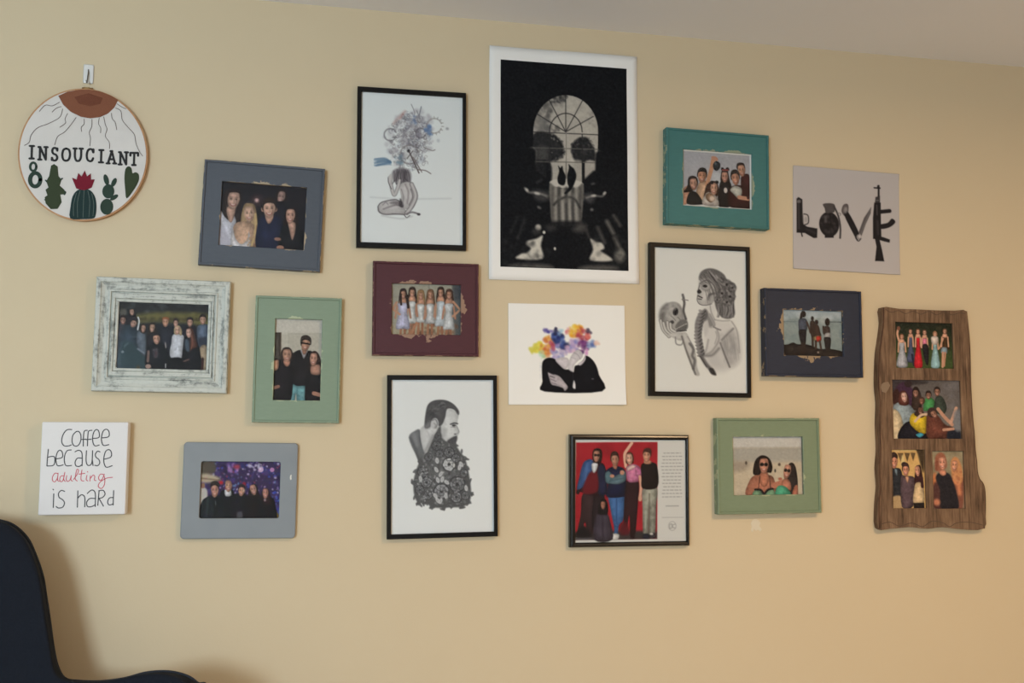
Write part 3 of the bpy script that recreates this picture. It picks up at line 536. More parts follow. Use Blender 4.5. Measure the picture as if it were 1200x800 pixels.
P = Paint(QD['grey'], (60, 46, 84), seed=9).crop(200, 505, 5.715)
P.mottle([(190, 195), (740, 205), (735, 520), (190, 520)], [(64, 52, 104), (44, 38, 70), (86, 68, 132), (50, 56, 120), (38, 30, 50)], 160, 10, 30, .6, 2)
P.mottle([(280, 200), (735, 205), (735, 440), (330, 420)], [(150, 120, 176), (190, 160, 206), (84, 84, 190), (150, 60, 90), (206, 190, 222), (110, 140, 190), (60, 70, 170)], 150, 3, 9, .8, 1)
P.mottle([(380, 215), (450, 215), (440, 290), (390, 290)], [(176, 130, 190), (150, 110, 180)], 20, 6, 14, .6, 2).mottle([(520, 215), (600, 230), (600, 270), (520, 260)], [(206, 196, 226)], 14, 5, 12, .7, 1.5)
P.ell(602, 262, 17, 17, (206, 172, 206)).ell(676, 264, 15, 15, (190, 136, 186)).ell(597, 257, 6, 6, (240, 226, 240), 0, 1.5).ell(440, 240, 22, 14, (160, 60, 80), 0, 3).ell(335, 345, 16, 14, (180, 40, 52), 0, 2).ell(490, 358, 12, 14, (160, 40, 60), 0, 2)
P.poly([(195, 200), (285, 200), (290, 280), (200, 290)], (88, 78, 68), 3).poly([(198, 290), (260, 288), (330, 320), (260, 345), (200, 340)], (188, 168, 146), 3).line([(200, 315), (330, 330)], 8, (130, 104, 86), 1.5)
P.poly([(195, 390), (220, 375), (245, 400), (240, 470), (200, 540)], (196, 186, 180), 2).ell(215, 365, 14, 18, (150, 110, 92)).mottle([(680, 430), (730, 420), (730, 560), (700, 560)], [(60, 70, 180), (120, 70, 140), (90, 120, 200)], 16, 5, 12).poly([(695, 560), (708, 540), (722, 570), (712, 588), (695, 585)], (206, 160, 40))
P.poly([(320, 600), (330, 420), (365, 395), (420, 405), (440, 600)], (24, 24, 28)).poly([(362, 395), (400, 392), (404, 432), (368, 436)], (220, 218, 220)).face(386, 368, 24, 40, (208, 156, 132), 0).poly([(362, 345), (380, 326), (402, 340), (408, 356), (385, 348)], (150, 110, 96), 1, .6)
P.poly([(408, 600), (415, 440), (450, 420), (505, 430), (510, 600)], (28, 26, 32)).face(473, 402, 21, 36, (196, 142, 122), 4, 0, (50, 40, 44)).poly([(448, 545), (480, 542), (480, 580), (445, 580)], (80, 80, 86), 2).ell(488, 400, 8, 9, (226, 190, 170), 0, 2, .8)
P.poly([(500, 600), (510, 440), (545, 420), (600, 430), (610, 600)], (30, 24, 26)).poly([(520, 430), (530, 375), (550, 358), (575, 366), (588, 420), (570, 450), (525, 450)], (40, 30, 32)).face(552, 394, 22, 38, (200, 150, 132), -14)
P.poly([(580, 600), (590, 460), (620, 440), (680, 450), (700, 500), (705, 600)], (26, 24, 28)).poly([(605, 440), (615, 395), (640, 384), (660, 410), (670, 500), (610, 480)], (50, 36, 38)).face(633, 418, 20, 36, (196, 142, 124), 0).ell(630, 464, 8, 10, (150, 130, 130))
P.poly([(190, 600), (205, 480), (245, 440), (310, 425), (350, 470), (355, 600)], (30, 34, 38)).line([(250, 450), (240, 580)], 12, (52, 62, 66), 2, .8).poly([(275, 430), (312, 425), (320, 500), (300, 590), (290, 500)], (20, 21, 25)).face(294, 398, 26, 46, (198, 144, 124), 0).poly([(264, 380), (268, 345), (300, 334), (325, 350), (322, 378), (298, 362), (275, 370)], (46, 38, 36)).line([(300, 470), (303, 495)], 5, (110, 110, 114)).grain(3, .9, False)
P.build('photo', op, -(d-.0095), root, PHOTO); glass(root, op, d-.009)

# ================================================================== drawings in thin black frames
PW = (240, 242, 242)
# ---- seated figure under a cloud of curls
root, d = thin_frame('black_framed_drawing', LAY['blk1'], OP['blk1'], 'thin black frame, drawing of a seated figure under a cloud of curls')
P = Paint(QD['blk1'], PW, 1.5, seed=11, vol=.12).crop(435, 110, 5.337)
P.line([(0, 640), (200, 652), (500, 650)], 5, (206, 208, 210), 2, .8)
cloud = [(85, 240), (120, 180), (170, 125), (240, 110), (310, 95), (380, 150), (400, 240), (380, 330), (330, 420), (280, 470), (200, 490), (150, 470), (130, 380), (90, 320)]
P.mottle(cloud, [(186, 180, 186), (200, 196, 200), (170, 164, 172), (196, 200, 210)], 170, 6, 22, .42, 2.2)
P.mottle([(230, 150), (330, 140), (340, 260), (260, 330), (200, 290)], [(130, 124, 134), (150, 144, 156), (120, 116, 128)], 40, 6, 16, .4, 2.5)
rg = np.random.RandomState(4)
for k in range(330):
    a = rg.rand()*6.28; q = rg.rand()**.6; x = 245+q*140*math.cos(a)*(.75+.25*rg.rand()); y = 300+q*190*math.sin(a); r = 5+rg.rand()*14; a0 = rg.rand()*6.28; sg = rg.choice((-1, 1))
    pts = [(x+r*(1-.12*i)*math.cos(a0+sg*i*.75), y+r*(1-.12*i)*math.sin(a0+sg*i*.75)) for i in range(7)]
    c = [(96, 88, 94), (120, 110, 116), (84, 78, 88), (110, 112, 130)][rg.randint(4)]
    P.line(pts, 2+rg.rand()*4, c, .8, .38)
for cx, cy, r, c in ((120, 250, 38, (92, 86, 92)), (395, 195, 46, (150, 140, 136)), (240, 375, 58, (120, 110, 110)), (310, 240, 30, (100, 96, 106))):
    P.line([(cx+r*math.cos(t), cy+r*math.sin(t)) for t in np.linspace(.4, 5.9, 14)], 8, c, 1, .6)
for i in range(9): t = -1.6+i*.42; P.line([(395+46*math.cos(t), 195+46*math.sin(t)), (395+58*math.cos(t), 195+58*math.sin(t))], 4, (130, 124, 122), .7, .7)
P.ell(240, 375, 38, 34, (214, 212, 212), 0, 3, .7).ell(235, 352, 10, 10, (60, 56, 60), 0, 1).line([(225, 400), (262, 352)], 5, (96, 88, 90)).line([(240, 360), (300, 490)], 8, (96, 84, 84)).line([(262, 390), (318, 485)], 5, (120, 104, 104)).line([(290, 470), (340, 475), (374, 495)], 6, (130, 116, 116)).line([(330, 330), (380, 350), (400, 345)], 5, (140, 130, 130)).line([(250, 60), (270, 110), (265, 140)], 5, (160, 156, 160)).line([(312, 75), (300, 130)], 6, (130, 130, 140)).line([(285, 100), (300, 140)], 5, (140, 138, 146))
P.line([(140, 180), (175, 140), (210, 105)], 14, (196, 160, 156), 2.5, .6).line([(180, 150), (200, 120)], 8, (186, 130, 124), 2, .6).mottle([(335, 195), (375, 205), (385, 245), (345, 240)], [(96, 124, 170), (120, 146, 186)], 14, 6, 14, .6, 2).mottle([(255, 140), (290, 140), (290, 180), (255, 180)], [(110, 130, 170)], 8, 5, 12, .5, 2).mottle([(150, 385), (190, 380), (200, 430), (160, 430)], [(110, 140, 160)], 10, 6, 12, .5, 2)
for i in range(22): y0 = 398+i*2.4; P.line([(122+4*math.sin(i), 425+rg.randn()*8), (85+rg.randn()*8, 418+(i-11)*2), (20+rg.rand()*25, y0+rg.randn()*4)], 5, [(96, 128, 160), (120, 148, 174), (70, 104, 140)][i % 3], 1.2, .5)
P.ell(476, 213, 9, 8, (176, 176, 180), 0, 1.5).ell(420, 288, 9, 9, (206, 208, 212), 0, 2)
G = (88, 80, 84); F = (206, 200, 200)
P.poly([(135, 480), (190, 455), (245, 480), (250, 540), (225, 560), (170, 545), (140, 540)], (120, 112, 118), 2, .8)
for i in range(26): x = 140+rg.rand()*100; P.line([(x, 465+rg.rand()*20), (x+rg.randn()*10, 520), (x+rg.randn()*14, 560)], 4, (74, 68, 74), .7, .6)
P.poly([(180, 570), (230, 545), (270, 580), (285, 650), (262, 710), (215, 715), (180, 690), (190, 640)], F, 1)
P.poly([(45, 700), (70, 672), (150, 655), (190, 680), (215, 715), (230, 745), (150, 750), (80, 745), (48, 730)], F, 1)
P.line([(118, 520), (135, 600), (150, 625), (172, 570), (180, 535)], 22, G, 1, .7).line([(118, 520), (135, 600), (150, 625), (172, 570), (180, 535)], 15, F, 1).poly([(108, 520), (125, 495), (135, 520), (125, 560), (110, 550)], F, 1).line([(108, 520), (112, 552), (130, 590)], 4, G)
P.line([(255, 560), (282, 630), (262, 690), (225, 740)], 26, G, 1, .75).line([(255, 560), (280, 630), (260, 690), (225, 740)], 17, F, 1)
P.line([(45, 700), (70, 672), (150, 655), (182, 668)], 5, G).line([(48, 705), (55, 732), (90, 748), (160, 745), (210, 750)], 6, G, 1, .9).line([(80, 715), (120, 700), (160, 690), (200, 700)], 7, (120, 110, 114), 1.5, .8).poly([(150, 665), (190, 670), (200, 700), (165, 690), (120, 678)], (110, 102, 106), 2, .7).poly([(185, 650), (205, 690), (195, 705), (178, 690)], (70, 64, 68), 1.5, .9).line([(215, 560), (235, 610), (228, 680)], 8, (140, 130, 132), 1.5, .8).line([(190, 590), (205, 640), (198, 690)], 5, (130, 122, 124), 1, .7).line([(250, 590), (262, 640), (240, 690)], 6, (100, 92, 96), 1, .8).line([(225, 745), (260, 735), (305, 748)], 10, (120, 112, 116), 1, .9).ell(300, 748, 10, 7, (70, 64, 68), 0, 1).line([(210, 750), (225, 768), (245, 755)], 5, G).line([(70, 755), (190, 775), (260, 760)], 4, (190, 190, 192), 2, .8).line([(75, 690), (95, 672), (110, 688)], 4, (140, 132, 136))
P.build('drawing', OP['blk1'], -(d-.0095), root, PAPER, .3); glass(root, OP['blk1'], d-.0085)

# ---- woman with painted face raising a skull
root, d = thin_frame('black_framed_drawing', LAY['blk2'], OP['blk2'], 'thin black frame, pencil drawing of a woman holding up a skull')
P = Paint(QD['blk2'], (236, 236, 233), 1.5, seed=12, vol=.12).crop(765, 300, 5.336)
G1, G2, G3, LT = (60, 58, 60), (96, 94, 96), (140, 138, 140), (196, 194, 194)
P.poly([(330, 310), (400, 300), (400, 370), (440, 400), (490, 400), (530, 470), (545, 580), (540, 640), (490, 690), (420, 700), (360, 680), (320, 620), (330, 540), (320, 420)], (216, 214, 213), 7, .9)
P.poly([(425, 530), (500, 460), (540, 500), (550, 640), (490, 690), (450, 600)], (178, 176, 177), 7, .7).line([(430, 540), (460, 620), (488, 690)], 9, G1, 1.5, .85).line([(500, 405), (535, 470), (550, 600)], 5, G3, 1.5, .8).line([(440, 520), (510, 450)], 8, G2, 2, .8)
P.poly([(340, 600), (400, 580), (425, 540), (430, 620), (470, 700), (400, 712), (350, 680)], (196, 194, 195), 9, .7).line([(335, 620), (380, 615), (420, 575)], 12, G2, 2.5, .7).line([(410, 460), (420, 520), (380, 590), (345, 610)], 8, G3, 2, .8).line([(355, 520), (345, 570), (335, 600)], 6, G3, 2, .8).line([(365, 360), (395, 420), (390, 440), (430, 460)], 7, G3, 1.5, .8).poly([(335, 330), (370, 380), (390, 430), (360, 440), (340, 390)], (112, 110, 112), 3, .7).poly([(325, 430), (350, 400), (355, 460), (335, 500)], (206, 204, 204), 2)
# hair and roses
P.poly([(295, 130), (310, 95), (350, 75), (400, 80), (450, 110), (475, 150), (520, 170), (522, 230), (515, 300), (520, 360), (490, 388), (440, 380), (410, 340), (395, 290), (385, 220), (350, 150), (305, 150)], (116, 114, 115), 1.5)
P.poly([(288, 210), (296, 170), (320, 140), (360, 140), (392, 190), (400, 250), (375, 295), (330, 305), (295, 295), (285, 250)], (206, 204, 203), 1)
rg = np.random.RandomState(7)
for i in range(60):
    t = rg.rand(); x = 300+t*150; y0 = 88+rg.rand()*60+abs(t-.4)*60
    P.line([(x, y0), (x+30+rg.rand()*20, y0+40+rg.rand()*20), (x+50+rg.rand()*40, y0+90+rg.rand()*60)], 4+rg.rand()*4, [G1, (140, 138, 139), (176, 174, 175), (84, 82, 84)][rg.randint(4)], .8, .5)
for i in range(30):
    x = 405+rg.rand()*110; P.line([(x, 290+rg.rand()*20), (x+rg.randn()*5, 340), (x+rg.randn()*8, 378)], 5, [G1, (130, 128, 130), (160, 158, 160)][rg.randint(3)], .9, .6)
for cx, cy, r in ((470, 175, 32), (505, 195, 24), (440, 230, 26), (490, 250, 32), (470, 285, 26), (410, 270, 18)):
    P.ell(cx, cy, r, r, (74, 72, 74), 0, 2, .85)
    for j in range(7):
        a = j*.9+cx; P.ell(cx+r*.55*math.cos(a), cy+r*.55*math.sin(a), r*.42, r*.3, [(130, 128, 130), (104, 102, 104), (160, 158, 158)][j % 3], math.degrees(a), 1, .75)
    P.ell(cx, cy, r*.25, r*.25, (46, 44, 46), 0, 1)
# painted face
P.ell(340, 188, 30, 28, (130, 128, 128), 0, 2, .8).ell(340, 188, 24, 20, (176, 174, 174), 0, 1.5).ell(334, 185, 14, 9, (44, 42, 44), 0, 1).line([(312, 160), (345, 148), (372, 165)], 6, G2).line([(300, 172), (316, 160)], 6, G2).line([(355, 270), (362, 240), (392, 232)], 14, (84, 82, 84), 1.5, .85).poly([(340, 275), (362, 255), (395, 235), (385, 280), (350, 300)], (170, 168, 168), 3, .6).poly([(285, 215), (298, 205), (312, 222), (300, 232), (288, 228)], (52, 50, 52), 1).line([(290, 245), (316, 258)], 8, (70, 68, 70)).line([(291, 265), (312, 268)], 6, (84, 82, 84)).line([(300, 180), (290, 212)], 4, G2).line([(286, 250), (285, 275), (300, 298), (335, 305), (375, 296)], 4, G2).poly([(300, 140), (330, 135), (320, 160), (300, 175)], (150, 148, 148), 3, .6)
P.line([(365, 300), (372, 345), (395, 395)], 5, G3, 1.2, .8).line([(395, 395), (440, 402), (488, 400)], 5, G3, 1.5, .7).line([(388, 440), (412, 452), (432, 458)], 5, G2, 1.2, .7).line([(400, 470), (408, 500), (395, 545)], 4, G3, 1.2, .7).mottle([(430, 480), (500, 470), (540, 560), (530, 640), (480, 660)], [(168, 166, 167), (190, 188, 189), (150, 148, 150)], 40, 6, 18, .3, 3)
for i in range(24):
    x = 440+rg.rand()*95; y = 480+rg.rand()*90; P.line([(x, y), (x+8, y+45), (x+10+rg.randn()*4, y+90)], 3, (150, 148, 150), .9, .4)
# braid
P.poly([(330, 330), (350, 350), (345, 390), (320, 420), (310, 480), (320, 560), (330, 610), (305, 625), (290, 590), (280, 500), (272, 430), (290, 370)], (104, 102, 104), 2)
for i in range(13):
    y = 345+i*22; x = 318-28*math.sin(min(i/7, 1)*1.5)+max(0, i-7)*4; P.ell(x-9, y, 17, 11, (146, 144, 146), 40, 1, .8).ell(x+10, y+8, 17, 11, (124, 122, 124), -40, 1, .8).line([(x-22, y+12), (x, y+14), (x+20, y-4)], 5, (50, 48, 50), .8, .8)
P.line([(310, 620), (340, 670), (375, 710)], 22, (110, 108, 110), 2).line([(305, 625), (345, 690)], 5, G1).poly([(360, 700), (385, 700), (405, 740), (380, 738), (365, 722)], G1, 1.5)
# skull in the raised hand
P.poly([(50, 380), (62, 325), (105, 290), (150, 285), (185, 310), (200, 370), (222, 400), (222, 450), (180, 470), (140, 465), (110, 440), (70, 440)], (182, 180, 178), 1.5).poly([(50, 380), (62, 325), (100, 295), (90, 360), (75, 430)], (104, 102, 102), 4, .8).ell(150, 345, 17, 24, (44, 42, 44), 10, 1.2).ell(128, 410, 13, 11, (66, 64, 66), 0, 1.2).poly([(148, 440), (185, 395), (222, 405), (222, 452), (180, 468)], (120, 118, 118), 1.5).line([(150, 455), (220, 420)], 5, (196, 194, 192)).line([(155, 468), (218, 462)], 6, (50, 48, 50)).line([(95, 310), (110, 350), (90, 400)], 5, G3, 2, .8).line([(165, 300), (190, 340), (192, 390)], 6, G3, 1.5, .8)
for i in range(6): P.line([(158+i*10, 452-i*5), (161+i*10, 464-i*3)], 3, (70, 68, 70), .6, .8)
P.line([(70, 340), (100, 320), (140, 312)], 4, G3, 1.2, .7).line([(120, 370), (138, 385), (150, 400)], 4, G2, 1, .7).line([(165, 380), (180, 395)], 5, G2, 1, .7).mottle([(60, 350), (100, 300), (150, 300), (120, 400), (80, 420)], [(150, 148, 147), (200, 198, 196), (120, 118, 118)], 30, 5, 14, .3, 2)
P.line([(195, 240), (205, 290), (200, 340), (215, 390)], 14, (70, 68, 70), 1, .85).line([(190, 268), (228, 274)], 6, G3).line([(196, 240), (194, 275)], 4, G3)
for i, (a, b) in enumerate((((58, 400), (110, 500)), ((75, 415), (125, 490)), ((100, 410), (135, 480)), ((118, 420), (148, 470)))):
    P.line([a, ((a[0]+b[0])/2-10, (a[1]+b[1])/2+8), b], 20, (92, 90, 90), 1, .8).line([a, ((a[0]+b[0])/2-10, (a[1]+b[1])/2+8), b], 13, (210, 208, 206), 1)
P.poly([(100, 490), (140, 475), (195, 478), (205, 510), (180, 525), (130, 505)], (206, 204, 202), 1.5).line([(150, 505), (155, 545), (185, 552), (200, 530)], 8, G3, 1, .9)
P.poly([(185, 490), (215, 475), (250, 540), (275, 600), (285, 690), (300, 740), (270, 735), (235, 650), (205, 560)], (200, 198, 196), 1.5).line([(190, 500), (215, 580), (245, 660), (275, 735)], 9, (84, 82, 82), 1.5, .8).line([(240, 545), (262, 580), (255, 620), (270, 650), (262, 700)], 16, (90, 88, 90), 1.5, .75).line([(225, 500), (262, 560)], 4, G3)
P.build('drawing', OP['blk2'], -(d-.0095), root, PAPER, .3); glass(root, OP['blk2'], d-.0085)

# ---- man with a beard of flowers
root, d = thin_frame('black_framed_drawing', LAY['blk3'], OP['blk3'], 'thin black frame, drawing of a bearded man in profile, beard of flowers')
P = Paint(QD['blk3'], (240, 242, 243), 1.5, seed=13, vol=.12).crop(476, 460, 5.714)
P.poly([(20, 300), (60, 255), (95, 250), (110, 330), (130, 400), (95, 460), (70, 420)], (120, 122, 126), 1.5).line([(30, 300), (60, 360), (85, 440)], 10, (84, 86, 92), 2, .7).line([(90, 255), (98, 330), (125, 400)], 7, (76, 78, 84), 1, .8).line([(55, 275), (75, 350)], 14, (150, 152, 156), 3, .7)
P.poly([(95, 250), (130, 215), (190, 200), (225, 250), (190, 300), (150, 380), (125, 400), (105, 340)], (214, 215, 217), 1.5).line([(180, 290), (150, 350), (128, 395)], 10, (150, 150, 154), 2.5, .8).line([(120, 235), (150, 270), (160, 300)], 8, (190, 190, 194), 2, .8)
P.poly([(230, 160), (270, 110), (320, 120), (350, 150), (345, 190), (342, 225), (356, 262), (345, 290), (300, 320), (245, 310), (232, 240)], (216, 217, 219), 1)
P.poly([(125, 230), (132, 130), (150, 75), (195, 50), (260, 50), (315, 75), (352, 120), (350, 150), (320, 115), (275, 110), (262, 165), (240, 215), (215, 220), (205, 175), (180, 180), (160, 230)], (92, 92, 96), 1.2)
rg = np.random.RandomState(9)
for i in range(110):
    a = rg.rand()*1.6+3.3; q = .55+.33*rg.rand(); x = 225+100*q*math.cos(a); y = 165+112*q*math.sin(a); P.line([(x, y), (x+14+rg.randn()*6, y-4+rg.randn()*7), (x+28, y+rg.randn()*9)], 4, [(58, 58, 62), (130, 130, 134), (76, 76, 80)][rg.randint(3)], .8, .5)
P.poly([(128, 215), (165, 190), (160, 235), (130, 240)], (140, 140, 144), 3, .7)
P.ell(192, 208, 26, 36, (200, 200, 203), 8, 1).line([(178, 185), (196, 178), (210, 205), (200, 235)], 7, (120, 120, 124), 1, .9).line([(188, 205), (198, 215), (192, 235)], 6, (140, 140, 144), 1, .8)
P.line([(298, 212), (322, 204), (345, 208)], 9, (66, 66, 70), .8, .9).ell(320, 220, 13, 8, (70, 70, 74), 0, .9).line([(300, 230), (330, 234)], 4, (150, 150, 154)).line([(340, 225), (355, 262), (340, 275)], 5, (150, 150, 154), 1, .9).poly([(245, 240), (275, 250), (262, 300), (240, 300)], (180, 181, 184), 3, .7).ell(330, 278, 8, 5, (110, 110, 114), 0, 1)
P.poly([(275, 325), (310, 300), (340, 290), (342, 318), (325, 345), (295, 345)], (84, 84, 88), 1.5)
beard = [(232, 225), (242, 300), (290, 335), (330, 350), (362, 395), (395, 440), (415, 510), (432, 600), (438, 680), (425, 735), (380, 765), (300, 768), (250, 772), (180, 765), (130, 735), (90, 740), (60, 690), (52, 600), (70, 520), (95, 460), (140, 400), (180, 310), (215, 240)]
P.poly(beard, (104, 105, 108), 1.5)
for i in range(60):
    p = beard[rg.randint(3, len(beard)-3)]; P.ell(p[0]+rg.randn()*6, p[1]+rg.randn()*6, 16, 7, (92, 93, 96), rg.rand()*180, 1, .9)
inner = [(225, 270), (250, 320), (320, 360), (380, 440), (415, 540), (425, 680), (370, 750), (250, 760), (140, 725), (72, 680), (66, 600), (110, 470), (170, 370)]
P.mottle(inner, [(84, 85, 88), (126, 127, 131), (150, 151, 155), (72, 73, 76)], 300, 4, 13, .6, 1)
def flower(cx, cy, r, lt, n=7):
    P.ell(cx, cy, r*1.08, r*1.08, (66, 67, 70), 0, 1.5, .8)
    for ring, q in ((.68, .46), (.38, .34)):
        for j in range(n):
            a = j*6.283/n+cx+ring*3; x, y = cx+r*ring*math.cos(a), cy+r*ring*math.sin(a); P.ell(x, y, r*q, r*q*.72, np.array((56, 57, 60)), math.degrees(a)+90, .7, .8).ell(x, y, r*q*.84, r*q*.56, np.minimum(np.array(lt)*(.98+.4*rg.rand()), 225), math.degrees(a)+90, .7, .9)
    P.ell(cx, cy, r*.2, r*.2, (70, 71, 74), 0, 1)
for f in ((290, 480, 44, (186, 188, 192)), (240, 660, 50, (130, 131, 135)), (345, 615, 52, (118, 119, 123)), (115, 530, 34, (116, 117, 121)), (140, 600, 36, (120, 121, 125)), (340, 700, 36, (122, 123, 127)), (205, 355, 30, (104, 105, 109)), (290, 400, 34, (108, 109, 113)), (150, 430, 26, (110, 111, 115)), (225, 410, 24, (110, 111, 115)), (335, 440, 28, (112, 113, 117)), (95, 650, 28, (106, 107, 111)), (150, 685, 28, (108, 109, 113)), (400, 690, 26, (120, 121, 125)), (390, 540, 24, (112, 113, 117)), (215, 290, 20, (100, 101, 105))): flower(*f)
for x, y, a in ((215, 585, 70), (245, 580, 100), (210, 455, 80), (360, 500, 100), (372, 480, 60), (205, 515, 60), (235, 545, 120), (275, 600, 40), (265, 475, 130), (405, 640, 80), (215, 720, 60), (235, 725, 110), (200, 690, 60), (270, 690, 90), (100, 575, 80), (290, 510, 30)): P.ell(x, y, 20, 11, (206, 207, 210), a, .9).ell(x, y, 10, 4, (170, 171, 175), a, 1)
for i in range(46): x = 70+rg.rand()*350; y = 440+rg.rand()*300; P.ell(x, y, 5, 5, (190, 191, 195), 0, .8, .7)
P.build('drawing', OP['blk3'], -(d-.0095), root, PAPER, .3); glass(root, OP['blk3'], d-.0085)

# ---- five people against a red wall, typed note beside
root, d = thin_frame('black_framed_photograph', LAY['band'], OP['band'], 'glossy black rounded frame, five people by a red wall beside a printed note', (14, 13, 14), .22, True)
P = Paint(QD['band'], (218, 218, 216), 1.6, seed=14).crop(655, 495, 5)
P.rect(104, 116, 582, 684, (168, 38, 50), .6).mottle([(110, 120), (575, 125), (578, 640), (106, 640)], [(180, 44, 56), (150, 32, 44), (172, 40, 50), (140, 28, 38)], 120, 12, 50, .35, 5)
P.poly([(104, 640), (582, 640), (583, 684), (104, 684)], (60, 54, 56), 3).poly([(104, 655), (160, 650), (200, 684), (104, 684)], (90, 88, 92), 3).line([(322, 120), (322, 200)], 3, (150, 34, 46), 1, .7)
P.mottle([(230, 200), (300, 160), (300, 620), (200, 640)], [(96, 20, 30)], 20, 14, 30, .25, 5).mottle([(540, 180), (575, 180), (578, 640), (560, 640)], [(110, 24, 34)], 14, 10, 22, .3, 5)
P.rect(582, 90, 770, 720, (218, 218, 216), .7).rect(90, 90, 770, 115, (218, 218, 216), .7).rect(90, 685, 770, 720, (218, 218, 216), .7).rect(90, 90, 103, 720, (218, 218, 216), .7)
# man in denim jacket
P.poly([(145, 420), (215, 410), (222, 500), (205, 640), (180, 660), (160, 580), (140, 660), (112, 660), (135, 540)], (60, 44, 48)).poly([(215, 420), (270, 420), (262, 520), (225, 640), (200, 600)], (40, 32, 38)).poly([(112, 640), (150, 600), (190, 640), (190, 670), (112, 668)], (30, 27, 31), 2)
P.poly([(150, 245), (185, 225), (240, 232), (275, 262), (280, 400), (215, 430), (135, 405), (112, 400), (128, 320)], (64, 32, 42)).poly([(150, 232), (200, 218), (205, 280), (180, 350), (150, 375), (112, 392), (125, 320)], (62, 92, 146)).line([(170, 240), (160, 330)], 8, (90, 122, 170), 2, .7).poly([(235, 260), (270, 255), (288, 330), (280, 420), (235, 415)], (36, 40, 66)).poly([(180, 300), (225, 290), (232, 400), (145, 410)], (106, 30, 40), 2).poly([(198, 240), (230, 238), (228, 270), (210, 296), (198, 275)], (206, 208, 214)).ell(118, 405, 10, 14, (30, 27, 31)).poly([(200, 200), (205, 162), (232, 150), (255, 168), (255, 220), (240, 240), (210, 232)], (44, 30, 32)).face(224, 195, 20, 36, (192, 138, 118), 4, .1, None, False, True)
# crossed arms, varsity jacket
P.poly([(295, 400), (385, 390), (385, 560), (360, 600), (345, 680), (325, 672), (330, 620), (310, 520)], (72, 112, 168)).line([(342, 430), (345, 590)], 6, (40, 66, 110), 1.5, .8).poly([(322, 650), (360, 655), (352, 684), (322, 684)], (206, 206, 206))
P.poly([(278, 290), (310, 262), (355, 258), (395, 290), (398, 400), (385, 435), (285, 435), (292, 360)], (32, 36, 66)).poly([(275, 300), (298, 285), (320, 320), (300, 360), (278, 345)], (86, 116, 128)).poly([(360, 300), (392, 285), (395, 340), (350, 362), (300, 355), (310, 330)], (92, 116, 128)).ell(316, 314, 13, 10, (196, 142, 120)).ell(374, 294, 13, 14, (196, 142, 120)).line([(300, 345), (390, 325)], 5, (56, 80, 96), 1, .8).face(331, 220, 22, 40, (196, 144, 122), -4, 0, (62, 42, 38), False).poly([(318, 252), (345, 252), (340, 275), (325, 270)], (170, 116, 98))
# woman with raised arm
P.poly([(402, 345), (470, 345), (468, 470), (452, 660), (425, 670), (418, 540), (400, 640), (385, 560)], (50, 30, 36)).poly([(365, 600), (400, 585), (420, 650), (370, 655)], (90, 30, 38), 3)
P.line([(396, 260), (388, 190), (410, 150), (430, 122)], 17, (226, 180, 158)).poly([(400, 260), (440, 245), (480, 265), (490, 308), (470, 320), (468, 348), (412, 350), (398, 300)], (206, 124, 164)).poly([(404, 262), (440, 250), (455, 262), (430, 280), (405, 285)], (216, 186, 184), 1.5).poly([(450, 262), (486, 275), (490, 310), (462, 318)], (196, 112, 156)).mottle([(405, 280), (465, 270), (465, 340), (412, 345)], [(220, 150, 184), (184, 96, 140)], 22, 4, 9, .5, 1.5).line([(478, 318), (485, 380), (480, 440)], 15, (222, 176, 154)).ell(480, 447, 11, 17, (216, 168, 146)).poly([(395, 220), (402, 180), (425, 175), (440, 200), (438, 240), (400, 242)], (96, 56, 44)).face(416, 214, 19, 36, (224, 178, 158), -4, 0, None, False)
# man in black jumper and pale trousers
P.poly([(497, 385), (578, 380), (575, 500), (568, 660), (535, 665), (534, 500), (528, 662), (500, 660), (495, 500)], (166, 166, 154)).line([(535, 420), (532, 650)], 8, (104, 100, 92), 1.5, .8).line([(515, 520), (512, 620)], 6, (190, 196, 186), 2, .7).poly([(500, 655), (530, 655), (535, 682), (500, 680)], (40, 44, 60)).poly([(540, 650), (568, 650), (570, 678), (540, 676)], (60, 56, 64)).ell(548, 654, 10, 7, (206, 204, 200), 0, 1)
P.poly([(485, 255), (510, 236), (552, 236), (580, 262), (582, 380), (495, 388), (488, 320)], (34, 28, 30)).poly([(503, 225), (540, 225), (542, 245), (506, 245)], (190, 136, 112)).face(517, 195, 23, 40, (204, 150, 126), 0, 0, None, False).poly([(494, 190), (500, 160), (525, 150), (545, 165), (543, 205), (535, 180), (505, 175)], (74, 44, 40))
# seated figure in black
P.poly([(215, 684), (220, 560), (245, 530), (285, 530), (305, 570), (320, 684)], (72, 64, 78)).line([(262, 560), (265, 680)], 8, (44, 38, 48), 2, .8).poly([(238, 500), (250, 455), (275, 448), (292, 480), (290, 535), (240, 535)], (28, 24, 28)).face(264, 482, 14, 24, (166, 116, 98), 0, 0, None, False)
